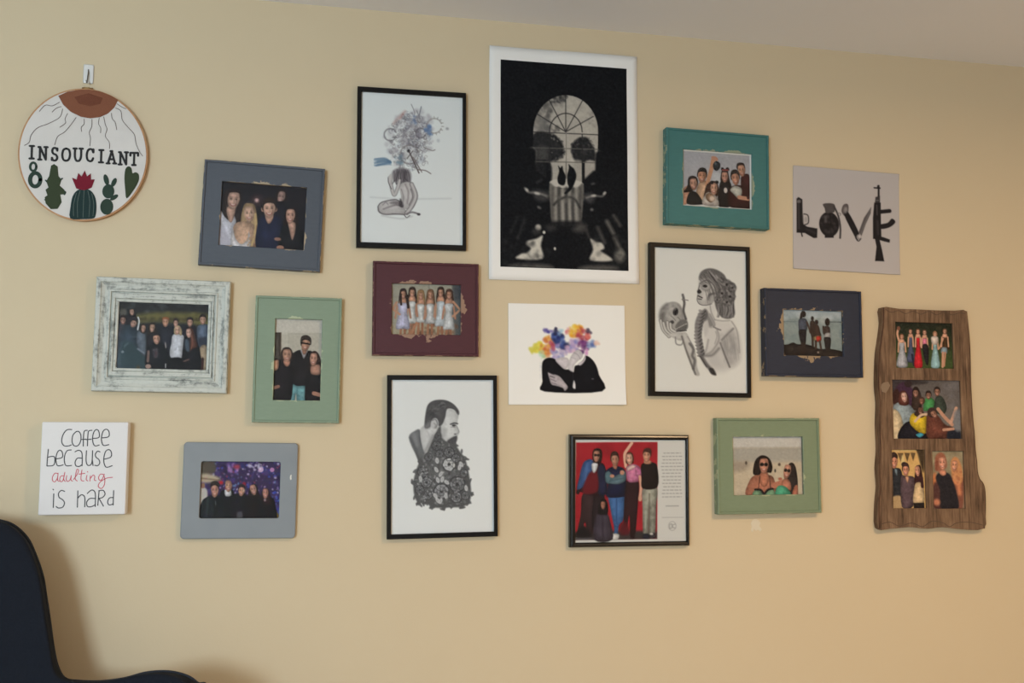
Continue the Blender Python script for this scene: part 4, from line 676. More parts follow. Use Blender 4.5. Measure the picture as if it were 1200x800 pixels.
# typed note and round seal
for i in range(14):
    y = 182+i*19.8; wd = [50, 58, 54, 60, 64, 60, 56, 60, 50, 56, 50, 54, 58, 56][i]
    x = 668-wd
    while x < 668+wd:
        l = 6+P.rng.rand()*14; P.line([(x, y), (min(x+l, 668+wd), y)], 4.5, (130, 130, 134), .5, .7, False); x += l+9
x = 632
while x < 706: l = 6+P.rng.rand()*12; P.line([(x, 493), (min(x+l, 706), 493)], 5, (140, 140, 144), .7, .75, False); x += l+4
x = 610
while x < 735: l = 5+P.rng.rand()*9; P.line([(x, 560), (min(x+l, 735), 560)], 3, (150, 150, 154), .7, .7, False); x += l+4
P.line([(670+22*math.cos(a), 610+26*math.sin(a)) for a in np.linspace(0, 6.3, 24)], 3.5, (150, 150, 154), .7, .7).line([(655, 600), (668, 598), (668, 622), (655, 624), (655, 600)], 4.5, (134, 134, 138), .7, .7, False).line([(686, 600), (674, 604), (674, 618), (687, 622)], 4.5, (134, 134, 138), .7, .7)
P.build('printed_sheet', OP['band'], -(d-.0095), root, PHOTO, .5); glass(root, OP['band'], d-.0085)

# ================================================================== unframed sheets
def sheet(name, lay, label, curl, quad, paint, op=None, thick=.0007, cat='poster', m=PAPER, soften=.5, paper=(238, 238, 236)):
    cx, cz, w, h, rot, d = lay
    root = empty(name, (cx, 0, cz), rot); tag(root, label, cat)
    nx, nz = 28, 36; vs = []; fs = []
    for s in (0, 1):
        for j in range(nz+1):
            for i in range(nx+1):
                x = -w/2+w*i/nx; z = -h/2+h*j/nz; vs.append((x, -float(curl(np.array(x), np.array(z)))+(thick if s else 0), z))
    N = (nx+1)*(nz+1)
    for j in range(nz):
        for i in range(nx):
            a = j*(nx+1)+i; fs.append((a, a+1, a+nx+2, a+nx+1)); fs.append((N+a, N+a+nx+1, N+a+nx+2, N+a+1))
    rim = [i for i in range(nx+1)]+[j*(nx+1)+nx for j in range(1, nz+1)]+[nz*(nx+1)+i for i in range(nx-1, -1, -1)]+[j*(nx+1) for j in range(nz-1, 0, -1)]
    for a, b in zip(rim, rim[1:]+rim[:1]): fs.append((a, b, N+b, N+a))
    link('paper', mesh('paper', vs, fs, True), root, mat('paper_'+name, paper, .75, .2))
    o = op or (-w/2+.0008, w/2-.0008, -h/2+.0008, h/2-.0008)
    paint.build('print', o, lambda X, Z: -curl(X, Z)-.0004, root, m, soften); return root

# ---- tall black and white poster: dark room with an arched window
P = Paint(QD['poster'], (20, 22, 26), 1.5, seed=15, vol=0).crop(615, 95, 7.27)
B = (20, 22, 26)
arch = [(70, 900), (70, 440)]+[(347+277*math.cos(t), 440-316*math.sin(t)) for t in np.linspace(math.pi, 0, 24)]+[(612, 900)]
P.poly(arch, (172, 168, 160), .8, 1, False)
P.mottle([(80, 300), (150, 180), (260, 130), (360, 150), (300, 220), (220, 330), (90, 430)], [(110, 108, 104), (140, 137, 131), (86, 85, 84)], 50, 10, 30, .5, 3).mottle([(80, 330), (200, 330), (215, 430), (80, 430)], [(92, 92, 92), (120, 118, 116)], 26, 12, 28, .6, 3).mottle([(220, 150), (370, 130), (340, 180), (230, 190)], [(56, 56, 58), (80, 79, 78)], 34, 6, 16, .7, 1.5).mottle([(130, 200), (220, 190), (200, 320), (140, 270)], [(80, 79, 79), (104, 102, 100)], 20, 6, 18, .6, 2).mottle([(530, 270), (600, 300), (590, 400), (540, 450)], [(90, 89, 88), (120, 118, 114)], 16, 6, 14, .6, 1.5).mottle([(235, 400), (290, 390), (280, 435), (235, 435)], [(84, 83, 82)], 10, 8, 16, .6, 2)
P.mottle([(380, 180), (560, 230), (600, 440), (480, 440), (380, 300)], [(186, 182, 173), (160, 156, 149)], 40, 16, 40, .4, 4)
P.poly([(70, 460), (210, 450), (270, 480), (320, 540), (325, 590), (345, 610), (320, 640), (290, 660), (260, 690), (70, 700)], (40, 41, 44), 2).mottle([(220, 470), (330, 540), (340, 620), (250, 680)], [(34, 35, 38), (50, 51, 53)], 30, 8, 18, .8, 1.5).poly([(110, 570), (195, 575), (190, 680), (115, 685)], (74, 74, 74), 5, .8)
P.poly([(395, 570), (420, 520), (470, 488), (530, 490), (565, 540), (590, 590), (595, 690), (440, 700), (395, 620)], (38, 39, 42), 2).mottle([(400, 560), (470, 500), (550, 510), (590, 600), (585, 685), (430, 690)], [(32, 33, 36), (58, 58, 60), (46, 47, 49)], 34, 8, 18, .7, 1.5)
P.poly([(220, 705), (300, 705), (295, 800), (290, 900), (215, 900)], (166, 163, 156), 3).poly([(410, 705), (490, 705), (480, 900), (420, 900)], (160, 157, 150), 3).poly([(505, 705), (600, 705), (600, 900), (510, 900)], (164, 160, 153), 2).poly([(70, 700), (215, 700), (215, 900), (70, 900)], (34, 35, 38), 2).rect(184, 710, 216, 900, B, 1).rect(484, 700, 508, 900, B, 1).mottle([(300, 640), (400, 640), (420, 740), (300, 740)], [(190, 186, 178)], 12, 10, 20, .5, 3)
P.mottle([(215, 450), (330, 520), (350, 620), (250, 700)], [(44, 45, 48), (150, 147, 141), (60, 60, 62)], 40, 4, 9, .6, 1).mottle([(385, 560), (470, 485), (560, 500), (600, 600), (560, 640)], [(44, 45, 48), (90, 89, 88), (60, 60, 62)], 44, 4, 9, .6, 1)
P.poly([(-200, -100), (900, -100), (900, 900)]+arch[::-1]+[(-200, 900)], B, .7, 1, False)
for pts in ([(347, 440), (347, 124)], [(347, 440), (205, 165)], [(347, 440), (490, 172)], [(347, 440), (100, 285)], [(347, 440), (582, 308)], [(70, 440), (622, 466)], [(70, 575), (622, 590)], [(70, 692), (622, 704)], [(208, 450), (208, 760)], [(487, 460), (487, 800)], [(350, 440), (350, 900)]): P.line(pts, 8, (44, 44, 46) if pts[0][0] == 347 or pts[0][1] < 500 and pts[0][0] != 350 else (96, 95, 92), .6, .9, False)
P.line([(208+0, 445)]+[(347+139*math.cos(t), 440-158*math.sin(t)) for t in np.linspace(math.pi, 0, 14)], 9, (46, 46, 48), .6, .95); P.line([(350, 450), (350, 690)], 7, (150, 147, 141), .6, .8)
P.line([(20, 590), (70, 575), (95, 610), (88, 700)], 12, (120, 118, 114), 2, .6).line([(690, 640), (630, 605), (600, 640), (606, 740)], 11, (110, 108, 104), 2, .6).poly([(0, 600), (75, 590), (90, 640), (80, 900), (0, 900)], B, 2).poly([(620, 610), (727, 640), (727, 900), (610, 900), (600, 680)], B, 2)
P.crop(575, 200, 6.151)
P.poly([(70, 60), (425, 85), (425, 720), (70, 690)], (21, 23, 27), 2).poly([(670, 70), (990, 70), (990, 720), (670, 720)], (21, 23, 27), 2)
P.poly([(300, 150), (350, 140), (420, 165), (420, 210), (360, 225), (320, 200)], (62, 62, 64), 4, .9).line([(250, 130), (275, 158), (340, 165), (400, 185)], 12, (150, 148, 144), 2, .8).ell(262, 142, 12, 8, (196, 193, 186), 45, 2).ell(335, 168, 18, 8, (196, 193, 186), 10, 2).line([(335, 90), (365, 70)], 10, (70, 70, 72), 3, .7).ell(350, 268, 14, 8, (110, 108, 106), 30, 2).poly([(660, 180), (720, 165), (750, 195), (720, 240), (670, 210)], (70, 70, 72), 4, .9).line([(690, 200), (740, 185), (800, 190), (822, 165)], 10, (150, 148, 144), 2, .8).ell(818, 168, 12, 7, (190, 187, 180), -45, 2).ell(740, 186, 16, 7, (196, 193, 186), -10, 2).ell(735, 100, 14, 7, (80, 80, 80), -20, 2).ell(727, 285, 10, 8, (120, 118, 116), 0, 2)
# table with pleated cloth
P.ell(545, 98, 120, 34, (186, 183, 176), 0, 1).poly([(425, 100), (470, 125), (545, 134), (620, 126), (666, 100), (662, 260), (630, 390), (460, 390), (430, 260)], (110, 108, 104), 1.5)
for x, c in ((445, (84, 82, 80)), (470, (150, 147, 141)), (492, (52, 52, 53)), (520, (170, 167, 160)), (546, (46, 46, 48)), (570, (160, 157, 150)), (592, (50, 50, 52)), (616, (156, 153, 147)), (645, (70, 69, 68))): P.line([(x, 130), (x-2, 250), (x+2, 385)], 17, c, 2.2, .8)
P.line([(455, 250), (490, 215), (545, 195), (600, 205), (640, 270)], 14, (40, 40, 42), 2, .9).poly([(440, 370), (640, 370), (660, 420), (430, 420)], (24, 25, 29), 3, .9)
P.mottle([(435, 140), (655, 140), (650, 240), (440, 240)], [(120, 118, 113), (84, 82, 80)], 30, 8, 18, .35, 2)
# two cats on the table
P.poly([(490, 100), (480, 60), (492, 10), (485, -30), (500, -15), (515, -28), (522, 5), (540, 50), (530, 108)], B, 1).poly([(552, 95), (550, 40), (562, -10), (560, -40), (578, -25), (600, -5), (616, 40), (605, 90), (580, 140), (545, 170), (530, 165), (560, 125)], B, 1)
# floor: light patches and boards
P.poly([(190, 630), (225, 595), (260, 590), (290, 560), (258, 530), (270, 505), (330, 490), (375, 470), (362, 540), (372, 632)], (196, 193, 184), 2).poly([(715, 495), (760, 515), (800, 525), (815, 560), (790, 580), (830, 605), (870, 650), (715, 645), (735, 570)], (196, 193, 184), 2).ell(343, 410, 20, 22, (176, 173, 166), 20, 2).ell(385, 445, 10, 11, (206, 203, 194), 0, 1).ell(462, 562, 8, 11, (206, 203, 194), 0, 1).ell(330, 440, 30, 24, (60, 60, 61), 0, 4, .7)
for a, b, wd, c in (((835, 370), (880, 455), 26, (104, 102, 98)), ((885, 330), (930, 400), 22, (80, 79, 77)), ((770, 415), (815, 520), 24, (74, 73, 72)), ((890, 490), (945, 600), 28, (96, 94, 91)), ((690, 430), (705, 480), 18, (60, 60, 60)), ((250, 350), (200, 480), 18, (48, 48, 50)), ((200, 330), (150, 440), 16, (40, 41, 43))): P.line([a, b], wd, c, 3, .9, False)
P.ell(925, 615, 36, 44, (130, 128, 122), 0, 5, .9).poly([(160, 672), (300, 668), (425, 680), (425, 702), (160, 690)], (96, 94, 91), 4, .9).poly([(650, 690), (780, 682), (890, 690), (890, 715), (650, 712)], (96, 94, 91), 4, .9).poly([(690, 400), (640, 385), (590, 430), (660, 445)], (84, 82, 80), 5, .8).poly([(400, 400), (450, 390), (470, 420), (420, 440)], (56, 56, 57), 4, .8)
P.mottle([(90, 500), (380, 520), (420, 690), (90, 680)], [(40, 41, 43), (56, 56, 57), (28, 29, 32)], 50, 8, 20, .35, 3).mottle([(700, 480), (980, 480), (980, 710), (700, 700)], [(44, 45, 46), (60, 60, 60), (28, 29, 32)], 50, 8, 20, .3, 3).grain(2.5, 1)
w_, h_ = LAY['poster'][2:4]
sheet('tall_poster', LAY['poster'], 'tall white bordered black and white poster of an arched window in a dark room', lambda x, z: .0016+.004*np.clip(np.abs(z)/(h_/2)-.75, 0, 1)**2*10*(1+.5*np.sin(x*16))+.0012*np.sin(z*9+1)**2, None, P, OP['poster'])

# ---- square grey print, the word spelled with objects
P = Paint(QD['love'], (185, 181, 182), 1.6, seed=16, vol=.1).crop(915, 180, 5.333)
K, K2, K3 = (34, 32, 36), (62, 60, 64), (104, 101, 104)
# L: pistol
P.poly([(100, 280), (112, 270), (136, 284), (137, 375), (142, 440), (165, 455), (228, 466), (226, 524), (205, 526), (150, 494), (98, 492)], K, .7, 1, False).rect(108, 300, 118, 470, K2, 1).poly([(104, 290), (124, 288), (124, 305), (104, 305)], K3, .8).line([(145, 375), (170, 385), (172, 430), (150, 442)], 7, K2).ell(157, 410, 9, 18, (160, 157, 158)).line([(128, 492), (133, 514)], 8, K).line([(160, 470), (215, 495)], 10, K2, 2, .6).line([(138, 380), (140, 430)], 6, K3)
# O: grenade
P.ell(302, 440, 62, 78, K).poly([(264, 314), (300, 308), (336, 316), (338, 350), (330, 366), (285, 370), (275, 340)], (78, 74, 76)).line([(335, 330), (360, 390), (372, 460), (370, 525)], 11, K2).line([(350, 370), (374, 372), (370, 385)], 4, K3).rect(274, 505, 330, 524, K).mottle([(262, 390), (340, 390), (345, 490), (260, 490)], [(50, 48, 52), (28, 26, 30), (64, 62, 66)], 30, 6, 13, .6, 1.5).rect(272, 385, 288, 430, (96, 93, 97), 1.5, .7).line([(250, 440), (355, 445)], 4, (24, 22, 26), 1, .7).line([(310, 370), (312, 515)], 4, (24, 22, 26), 1, .7)
# V: pocket knife
P.poly([(380, 350), (392, 318), (415, 312), (424, 330), (420, 370), (400, 388), (384, 370)], (92, 86, 88)).poly([(396, 380), (422, 365), (490, 500), (478, 540), (466, 524)], K).ell(405, 352, 11, 20, (150, 146, 147), 10, 2, .8).poly([(486, 490), (520, 400), (565, 332), (562, 370), (530, 440), (504, 512)], (92, 88, 90), .8, 1, False).line([(500, 500), (560, 350)], 4, (128, 125, 126), .8, .7).ell(488, 520, 15, 18, (140, 136, 138)).ell(492, 516, 8, 9, (196, 192, 192), 0, 1.5).line([(466, 524), (484, 545), (500, 530)], 5, K)
# E: rifle
P.line([(612, 200), (612, 270)], 12, K, .7, 1, False).line([(585, 212), (620, 214)], 9, K).line([(605, 200), (605, 215)], 5, K).poly([(592, 270), (620, 262), (620, 310), (588, 310)], K2, .7, 1, False).poly([(584, 305), (625, 305), (625, 380), (628, 520), (610, 535), (576, 530), (576, 400)], K, .7, 1, False).line([(620, 362), (680, 356)], 24, K, .7, 1, False).poly([(622, 442), (668, 430), (694, 404), (716, 426), (680, 458), (625, 468)], K, .7).poly([(612, 515), (640, 520), (682, 535), (680, 554), (650, 548), (612, 536)], K, .7, 1, False).poly([(588, 530), (616, 532), (632, 600), (646, 672), (588, 670), (598, 580)], K, .7, 1, False).line([(600, 320), (602, 380)], 6, K3, 1, .7).line([(604, 420), (608, 500)], 10, K2, 2, .8).line([(595, 290), (612, 290)], 4, (120, 117, 119))
sheet('square_print', LAY['love'], 'grey print spelling LOVE with pistol, grenade, knife and rifle', lambda x, z: .0014+.0035*np.clip(np.abs(z)/.155-.72, 0, 1)**2*9, None, P, None, cat='print', m=PHOTO, paper=(185, 181, 182))

# ---- white print, two figures with heads of coloured smoke
P = Paint(QD['smoke'], (238, 238, 235), 1.6, seed=17, vol=.12).crop(585, 345, 5.714)
def smoke(pts, cols, n, r0, r1, a=.6): P.mottle(pts, cols, n, r0, r1, a, 2.2)
smoke([(205, 370), (230, 335), (290, 320), (290, 380), (220, 390)], [(222, 210, 70), (230, 222, 110), (206, 200, 80)], 45, 6, 18); smoke([(280, 330), (320, 280), (355, 320), (350, 390), (300, 410), (275, 370)], [(206, 120, 60), (222, 160, 70), (190, 90, 60), (226, 180, 90)], 55, 7, 18)
smoke([(270, 380), (300, 385), (300, 430), (275, 430)], [(150, 200, 160), (176, 214, 180)], 12, 6, 12, .5); smoke([(275, 440), (285, 520), (278, 560), (270, 520)], [(196, 202, 216)], 10, 4, 7, .25)
smoke([(345, 370), (380, 320), (460, 340), (450, 400), (400, 430), (355, 420)], [(150, 140, 196), (110, 120, 180), (196, 186, 214), (130, 100, 170), (206, 190, 206)], 70, 7, 18); smoke([(350, 280), (375, 240), (430, 290), (465, 330), (440, 365), (395, 340)], [(40, 48, 100), (64, 84, 150), (90, 120, 190), (34, 40, 80)], 60, 7, 18)
smoke([(295, 235), (320, 228), (360, 250), (320, 255)], [(64, 56, 140), (90, 80, 160)], 14, 5, 10); smoke([(360, 250), (375, 220), (385, 245), (380, 270)], [(40, 40, 70)], 10, 5, 9); smoke([(340, 310), (370, 320), (365, 370), (340, 350)], [(170, 70, 90), (190, 110, 130)], 16, 6, 12)
smoke([(450, 240), (490, 210), (540, 210), (545, 260), (505, 290), (460, 265)], [(228, 180, 60), (236, 206, 90), (206, 140, 60), (226, 160, 50)], 55, 6, 17); smoke([(525, 230), (560, 230), (600, 270), (595, 300), (545, 310), (520, 280)], [(190, 90, 90), (170, 60, 90), (206, 120, 110), (150, 60, 80)], 45, 6, 16)
smoke([(578, 245), (595, 228), (612, 260), (590, 265)], [(50, 40, 64)], 10, 5, 9); smoke([(580, 265), (608, 268), (600, 295), (582, 290)], [(216, 120, 110)], 10, 5, 10); smoke([(455, 320), (530, 300), (545, 350), (520, 390), (460, 380)], [(206, 170, 196), (170, 150, 200), (110, 120, 190), (222, 200, 210)], 60, 7, 17)
smoke([(530, 320), (580, 310), (590, 370), (560, 400), (535, 380)], [(96, 50, 110), (130, 70, 130), (70, 40, 90)], 40, 6, 15); smoke([(590, 325), (630, 310), (640, 350), (605, 370)], [(110, 130, 190), (70, 90, 160), (150, 170, 206)], 24, 6, 13); smoke([(635, 320), (668, 315), (655, 345)], [(222, 180, 160), (230, 200, 190)], 10, 5, 11); smoke([(570, 370), (600, 370), (590, 400), (572, 400)], [(206, 150, 200)], 10, 5, 10); smoke([(440, 230), (470, 225), (460, 270), (440, 265)], [(206, 110, 130), (226, 190, 190)], 12, 5, 10, .5); smoke([(380, 235), (420, 235), (410, 265), (390, 270)], [(150, 190, 214)], 10, 5, 12, .4)
P.poly([(285, 480), (295, 440), (330, 422), (372, 432), (410, 470), (440, 500), (480, 500), (497, 520), (505, 480), (530, 470), (560, 440), (580, 410), (620, 435), (650, 480), (668, 540), (690, 650), (305, 648), (290, 580)], (26, 26, 31), .9)
P.poly([(375, 436), (420, 420), (460, 430), (465, 470), (440, 500), (405, 475)], (206, 200, 206), 1.2).poly([(462, 470), (480, 410), (520, 370), (552, 385), (555, 420), (520, 450), (498, 480), (495, 518), (462, 500)], (204, 200, 205), 1.2).line([(500, 390), (525, 405), (540, 430)], 6, (150, 146, 156), 1.2, .8).line([(480, 420), (510, 430)], 4, (160, 156, 164), 1, .7).poly([(525, 465), (560, 440), (575, 405), (575, 440), (545, 475)], (196, 190, 198), 1.2).line([(492, 520), (500, 640)], 3, (60, 60, 66), 1, .6).poly([(500, 575), (510, 600), (510, 632), (492, 620)], (210, 208, 212), 1)
P.poly([(326, 520), (350, 530), (400, 545), (440, 590), (460, 620), (440, 645), (425, 625), (380, 610), (350, 600), (335, 560)], (178, 170, 176), 1).line([(340, 545), (370, 555)], 5, (60, 56, 62)).line([(345, 565), (380, 580)], 4, (110, 104, 112)).line([(352, 590), (385, 600)], 4, (110, 104, 112)).line([(330, 520), (365, 535)], 4, (60, 56, 62)).mottle([(360, 550), (420, 570), (445, 620), (390, 605)], [(196, 188, 194), (150, 142, 150)], 18, 5, 11, .5, 1.5).ell(626, 566, 8, 4, (90, 90, 100), 0, 1)
sheet('white_print', LAY['smoke'], 'white print of two black clad figures with coloured smoke heads', lambda x, z: .0014+.010*np.clip(x/.168+(-z)/.14-1.15, 0, 2)**2+.002*np.clip(-z/.14-.6, 0, 1)**2*4, None, P, None, cat='print', paper=(238, 238, 235))

# ================================================================== live-edge plank with four photographs
WR = (1.62, 2.0, .99, 1.665); WQ = [1016.3, 355.1, 1149.2, 359.5, 1158.8, 622.3, 1023.4, 624.6]
root = empty('plank_picture', (1.81, 0, 1.3275)); tag(root, 'brown live edge wooden plank frame holding four photographs', 'framed picture')
hm = Homog(WQ, (1010, 345, 2.759))
def plank(pts): return [(-.19+u*.38, .3375-v*.675) for u, v in hm(pts)]
outline = [(65, 42), (66, 90), (60, 140), (53, 190), (50, 250), (50, 300), (55, 350), (53, 420), (56, 500), (52, 560), (56, 620), (51, 680), (53, 755), (90, 757), (150, 752), (210, 757), (260, 752), (320, 759), (395, 756), (398, 700), (397, 640), (391, 612), (379, 596), (372, 572), (370, 540), (365, 500), (362, 450), (357, 400), (353, 340), (350, 280), (349, 220), (347, 160), (343, 110), (337, 54), (300, 52), (240, 51), (180, 48), (120, 46)]
ol = [tuple(p) for p in catmull(plank(outline), 3)]
HO = [(1.7093-1.81, 1.9008-1.81, 1.4746-1.3275, 1.6116-1.3275), (1.6940-1.81, 1.9202-1.81, 1.2646-1.3275, 1.4386-1.3275), (1.6866-1.81, 1.7945-1.81, 1.0606-1.3275, 1.2321-1.3275), (1.8189-1.81, 1.9239-1.81, 1.0582-1.3275, 1.228-1.3275)]
bm = bmesh.new(); edges = []; D_ = .022
def ring(pts):
    vs = [bm.verts.new((x, -D_, z)) for x, z in pts]
    for a, b in zip(vs, vs[1:]+vs[:1]): edges.append(bm.edges.new((a, b)))
    return vs
ring(ol)
for x0, x1, z0, z1 in HO: ring([(x0, z0), (x1, z0), (x1, z1), (x0, z1)])
r = bmesh.ops.triangle_fill(bm, edges=edges, use_beauty=True, use_dissolve=False)
ext = bmesh.ops.extrude_face_region(bm, geom=list(bm.faces))
for v in [g for g in ext['geom'] if isinstance(g, bmesh.types.BMVert)]: v.co.y = -.0005
bmesh.ops.recalc_face_normals(bm, faces=bm.faces)
rim = [e for e in bm.edges if all(abs(v.co.y+D_) < 1e-6 for v in e.verts) and e.calc_face_angle(0) > 1]
bmesh.ops.bevel(bm, geom=rim, offset=.0018, segments=2, affect='EDGES', profile=.6)
me = bpy.data.meshes.new('plank'); bm.to_mesh(me); bm.free()
PL = mat('weathered_plank', (120, 96, 76), .75, .25); t = NT(PL)
f = t.noise(t.obj((30, 30, 2.2)), 5, 6, .65); g = t.noise(t.obj((5, 5, 2)), 5, 4)
wv = t.math('ADD', t.math('MULTIPLY', f, .65), t.math('MULTIPLY', g, .35))
t.l(t.ramp(wv, [(.34, (66, 50, 40)), (.46, (104, 82, 64)), (.56, (124, 99, 78)), (.68, (150, 124, 98))]), t.b.inputs['Base Color']); t.bump(f, .4, .002)
link('plank', me, root, PL)
# bark along both live edges, routed scallops, a knot
BK = wood_mat('bark', [(.35, (58, 40, 34)), (.65, (96, 70, 54))], (10, 10, 3), .85, .6)
def strip(name, pts, y0, y1, wdt, m):
    vs = []; n = len(pts)
    for i, (x, z) in enumerate(pts):
        a = np.array(pts[min(i+1, n-1)])-np.array(pts[max(i-1, 0)]); nn = np.array((-a[1], a[0]))/(np.linalg.norm(a)+1e-9)*wdt/2
        vs += [(x+nn[0], -y0, z+nn[1]), (x-nn[0], -y0, z-nn[1]), (x-nn[0]*.7, -y1, z-nn[1]*.7), (x+nn[0]*.7, -y1, z+nn[1]*.7)]
    fs = [(0, 1, 2, 3), (4*n-1, 4*n-2, 4*n-3, 4*n-4)]
    for i in range(n-1):
        for k in range(4): fs.append((4*i+k, 4*i+(k+1) % 4, 4*i+4+(k+1) % 4, 4*i+4+k))
    return mesh(name, vs, fs)
link('bark_edge', strip('bark', catmull(plank(outline[18:34]), 3, False), .002, .0215, .006, BK), root, BK)
link('bark_edge', strip('bark', catmull(plank([(x+3, y) for x, y in outline[:13]]), 3, False), .002, .0228, .005, BK), root, BK)
SC = mat('routed_line', (82, 64, 50), .8)
for pts in ([(75, 48), (95, 58), (118, 52), (140, 62), (165, 54), (190, 64), (215, 54), (240, 66), (265, 56), (290, 66), (312, 60), (332, 62)], [(60, 742), (90, 735), (120, 748), (160, 738), (195, 750), (225, 732), (262, 738), (282, 750), (305, 738), (345, 735), (390, 745)]):
    link('scalloped_edge', strip('scallop', catmull(plank(pts), 4, False), D_-.001, D_+.0006, .0022, SC), root, SC)
kp = plank([(70, 284), (84, 282), (90, 294), (84, 306), (76, 318), (64, 314), (60, 300), (62, 290)])
link('knot', mesh('knot', [(x, -D_-.0006, z) for x, z in kp]+[(x, -D_+.002, z) for x, z in kp], [tuple(range(8)), tuple(range(15, 7, -1))]+[(i, (i+1) % 8, 8+(i+1) % 8, 8+i) for i in range(8)]), root, mat('knot_wood', (134, 114, 94), .8))
yp = -(D_-.006)
def wphoto(P, i):
    x0, x1, z0, z1 = HO[i]; o = P.build('photo', (x0-.001, x1+.001, z0-.001, z1+.001), yp, root, PHOTO)
    link('backing', box('backing', x0-.003, x1+.003, yp+.001, -.001, z0-.003, z1+.003), root, mat('hardboard'))
P = Paint([1049.1, 376.5, 1116.2, 379.4, 1117.3, 432, 1049.9, 430.5], (52, 62, 40), 1.9, seed=21).crop(1040, 365, 5)
P.vgrad(0, (34, 38, 32), .9, (64, 80, 46)).mottle([(50, 60), (380, 70), (380, 180), (50, 170)], [(30, 34, 30), (44, 50, 40), (60, 60, 44)], 60, 6, 18, .5, 2).mottle([(50, 230), (380, 240), (380, 330), (50, 325)], [(58, 74, 44), (74, 92, 54)], 40, 6, 20, .5, 2)
def gown(x, y, col, hair, wd, by, sk=(206, 160, 136)):
    P.poly([(x-wd*.42, y+26), (x+wd*.42, y+26), (x+wd*.3, y+70), (x+wd*.75, by), (x-wd*.75, by), (x-wd*.3, y+70)], col, .8).line([(x-wd*.1, y+75), (x-wd*.2, by)], 4, np.array(col)*.82, 1, .7).ell(x, y-2, 13, 17, hair).poly([(x-10, y+12), (x+10, y+12), (x+14, y+32), (x-14, y+32)], sk).line([(x-wd*.42, y+32), (x-wd*.5, y+85)], 8, sk).line([(x+wd*.42, y+32), (x+wd*.5, y+85)], 8, sk).face(x, y, 9, 14, sk)
gown(92, 148, (176, 180, 192), (120, 80, 60), 44, 315); P.line([(76, 170), (66, 130), (74, 95)], 12, (206, 160, 136)).ell(74, 98, 10, 12, (120, 80, 64)); gown(143, 118, (84, 92, 122), (60, 46, 42), 30, 285); P.line([(150, 250), (160, 310)], 12, (40, 42, 60)); gown(186, 120, (196, 40, 52), (100, 66, 50), 32, 318); gown(224, 125, (206, 120, 150), (86, 60, 50), 36, 205); P.poly([(210, 200), (244, 200), (244, 300), (228, 300)], (36, 34, 40)); gown(284, 135, (150, 190, 200), (150, 110, 80), 34, 318, (206, 160, 136)); P.poly([(262, 150), (300, 150), (298, 190), (268, 190)], (206, 196, 190), 1)
gown(340, 120, (70, 52, 36), (90, 66, 50), 40, 220); P.poly([(322, 212), (350, 212), (350, 245), (318, 242)], (130, 150, 164)).line([(328, 240), (325, 320)], 13, (196, 150, 126)).line([(342, 240), (334, 315)], 10, (180, 134, 110)); P.line([(330, 160), (308, 215)], 9, (196, 150, 126)); P.grain(3, 1); wphoto(P, 0)
P = Paint([1046.2, 444.7, 1125.3, 446.1, 1126.7, 514.3, 1046.2, 513.5], (96, 92, 90), 1.9, seed=22).crop(1040, 365, 5)
P.vgrad(0, (92, 88, 88), 1, (120, 116, 114)).poly([(30, 395), (160, 395), (150, 440), (40, 470)], (64, 58, 62), 3).poly([(150, 405), (240, 412), (230, 425), (150, 430)], (60, 56, 58), 2).mottle([(300, 440), (430, 420), (430, 560), (340, 560)], [(120, 118, 122), (100, 98, 102)], 30, 12, 26, .4, 4)
P.poly([(60, 450), (100, 415), (140, 440), (170, 480), (150, 560), (60, 520)], (66, 44, 66), 2).ell(130, 425, 22, 20, (50, 40, 42)).poly([(35, 480), (70, 455), (90, 520), (60, 545), (36, 530)], (58, 36, 34), 2)
P.poly([(150, 520), (160, 450), (185, 445), (205, 500), (200, 570), (150, 570)], (60, 48, 44), 1).face(172, 478, 16, 25, (150, 112, 96), 0, 0, (44, 34, 34)).poly([(215, 560), (225, 515), (255, 500), (285, 530), (285, 575), (220, 580)], (70, 140, 84)).face(246, 492, 15, 22, (140, 104, 90), 0, 0, (44, 34, 32)).poly([(275, 560), (290, 500), (325, 500), (350, 560), (330, 600), (280, 590)], (62, 72, 66)).face(296, 472, 16, 24, (146, 108, 92), 0, 0, (40, 32, 32)).ell(205, 520, 20, 22, (70, 52, 46)).face(205, 525, 12, 18, (140, 100, 86))
P.poly([(40, 560), (75, 530), (130, 540), (165, 590), (150, 640), (100, 680), (45, 640)], (140, 156, 166)).poly([(72, 510), (85, 470), (112, 465), (130, 500), (128, 545), (80, 545)], (96, 56, 50)).face(106, 500, 17, 30, (206, 170, 158), -6)
P.poly([(35, 580), (75, 590), (95, 660), (75, 745), (32, 745)], (196, 180, 150), 1.5).poly([(75, 690), (130, 640), (200, 690), (235, 720), (230, 750), (75, 750)], (30, 30, 40)).poly([(135, 650), (150, 595), (210, 600), (240, 630), (225, 710), (180, 700)], (206, 178, 50)).poly([(160, 600), (190, 570), (225, 600), (200, 620)], (60, 44, 42), 1).face(198, 580, 15, 24, (120, 86, 74)).line([(165, 640), (200, 605), (235, 600)], 14, (206, 180, 156)).poly([(168, 718), (195, 706), (215, 718), (190, 734)], (70, 150, 176))
P.poly([(230, 640), (245, 590), (290, 600), (340, 660), (385, 680), (350, 740), (240, 745)], (110, 66, 56), 1.5).ell(265, 590, 28, 30, (60, 44, 44)).face(275, 600, 16, 24, (150, 110, 94), -30).line([(300, 570), (340, 620), (380, 660)], 20, (186, 144, 124)).line([(405, 565), (385, 620), (370, 650)], 18, (196, 156, 136)).poly([(355, 700), (420, 690), (425, 750), (355, 750)], (34, 38, 50), 2).poly([(390, 590), (430, 580), (430, 690), (395, 690)], (120, 124, 132), 3, .8).line([(330, 690), (385, 685)], 16, (190, 146, 126)); P.grain(3, 1); wphoto(P, 1)
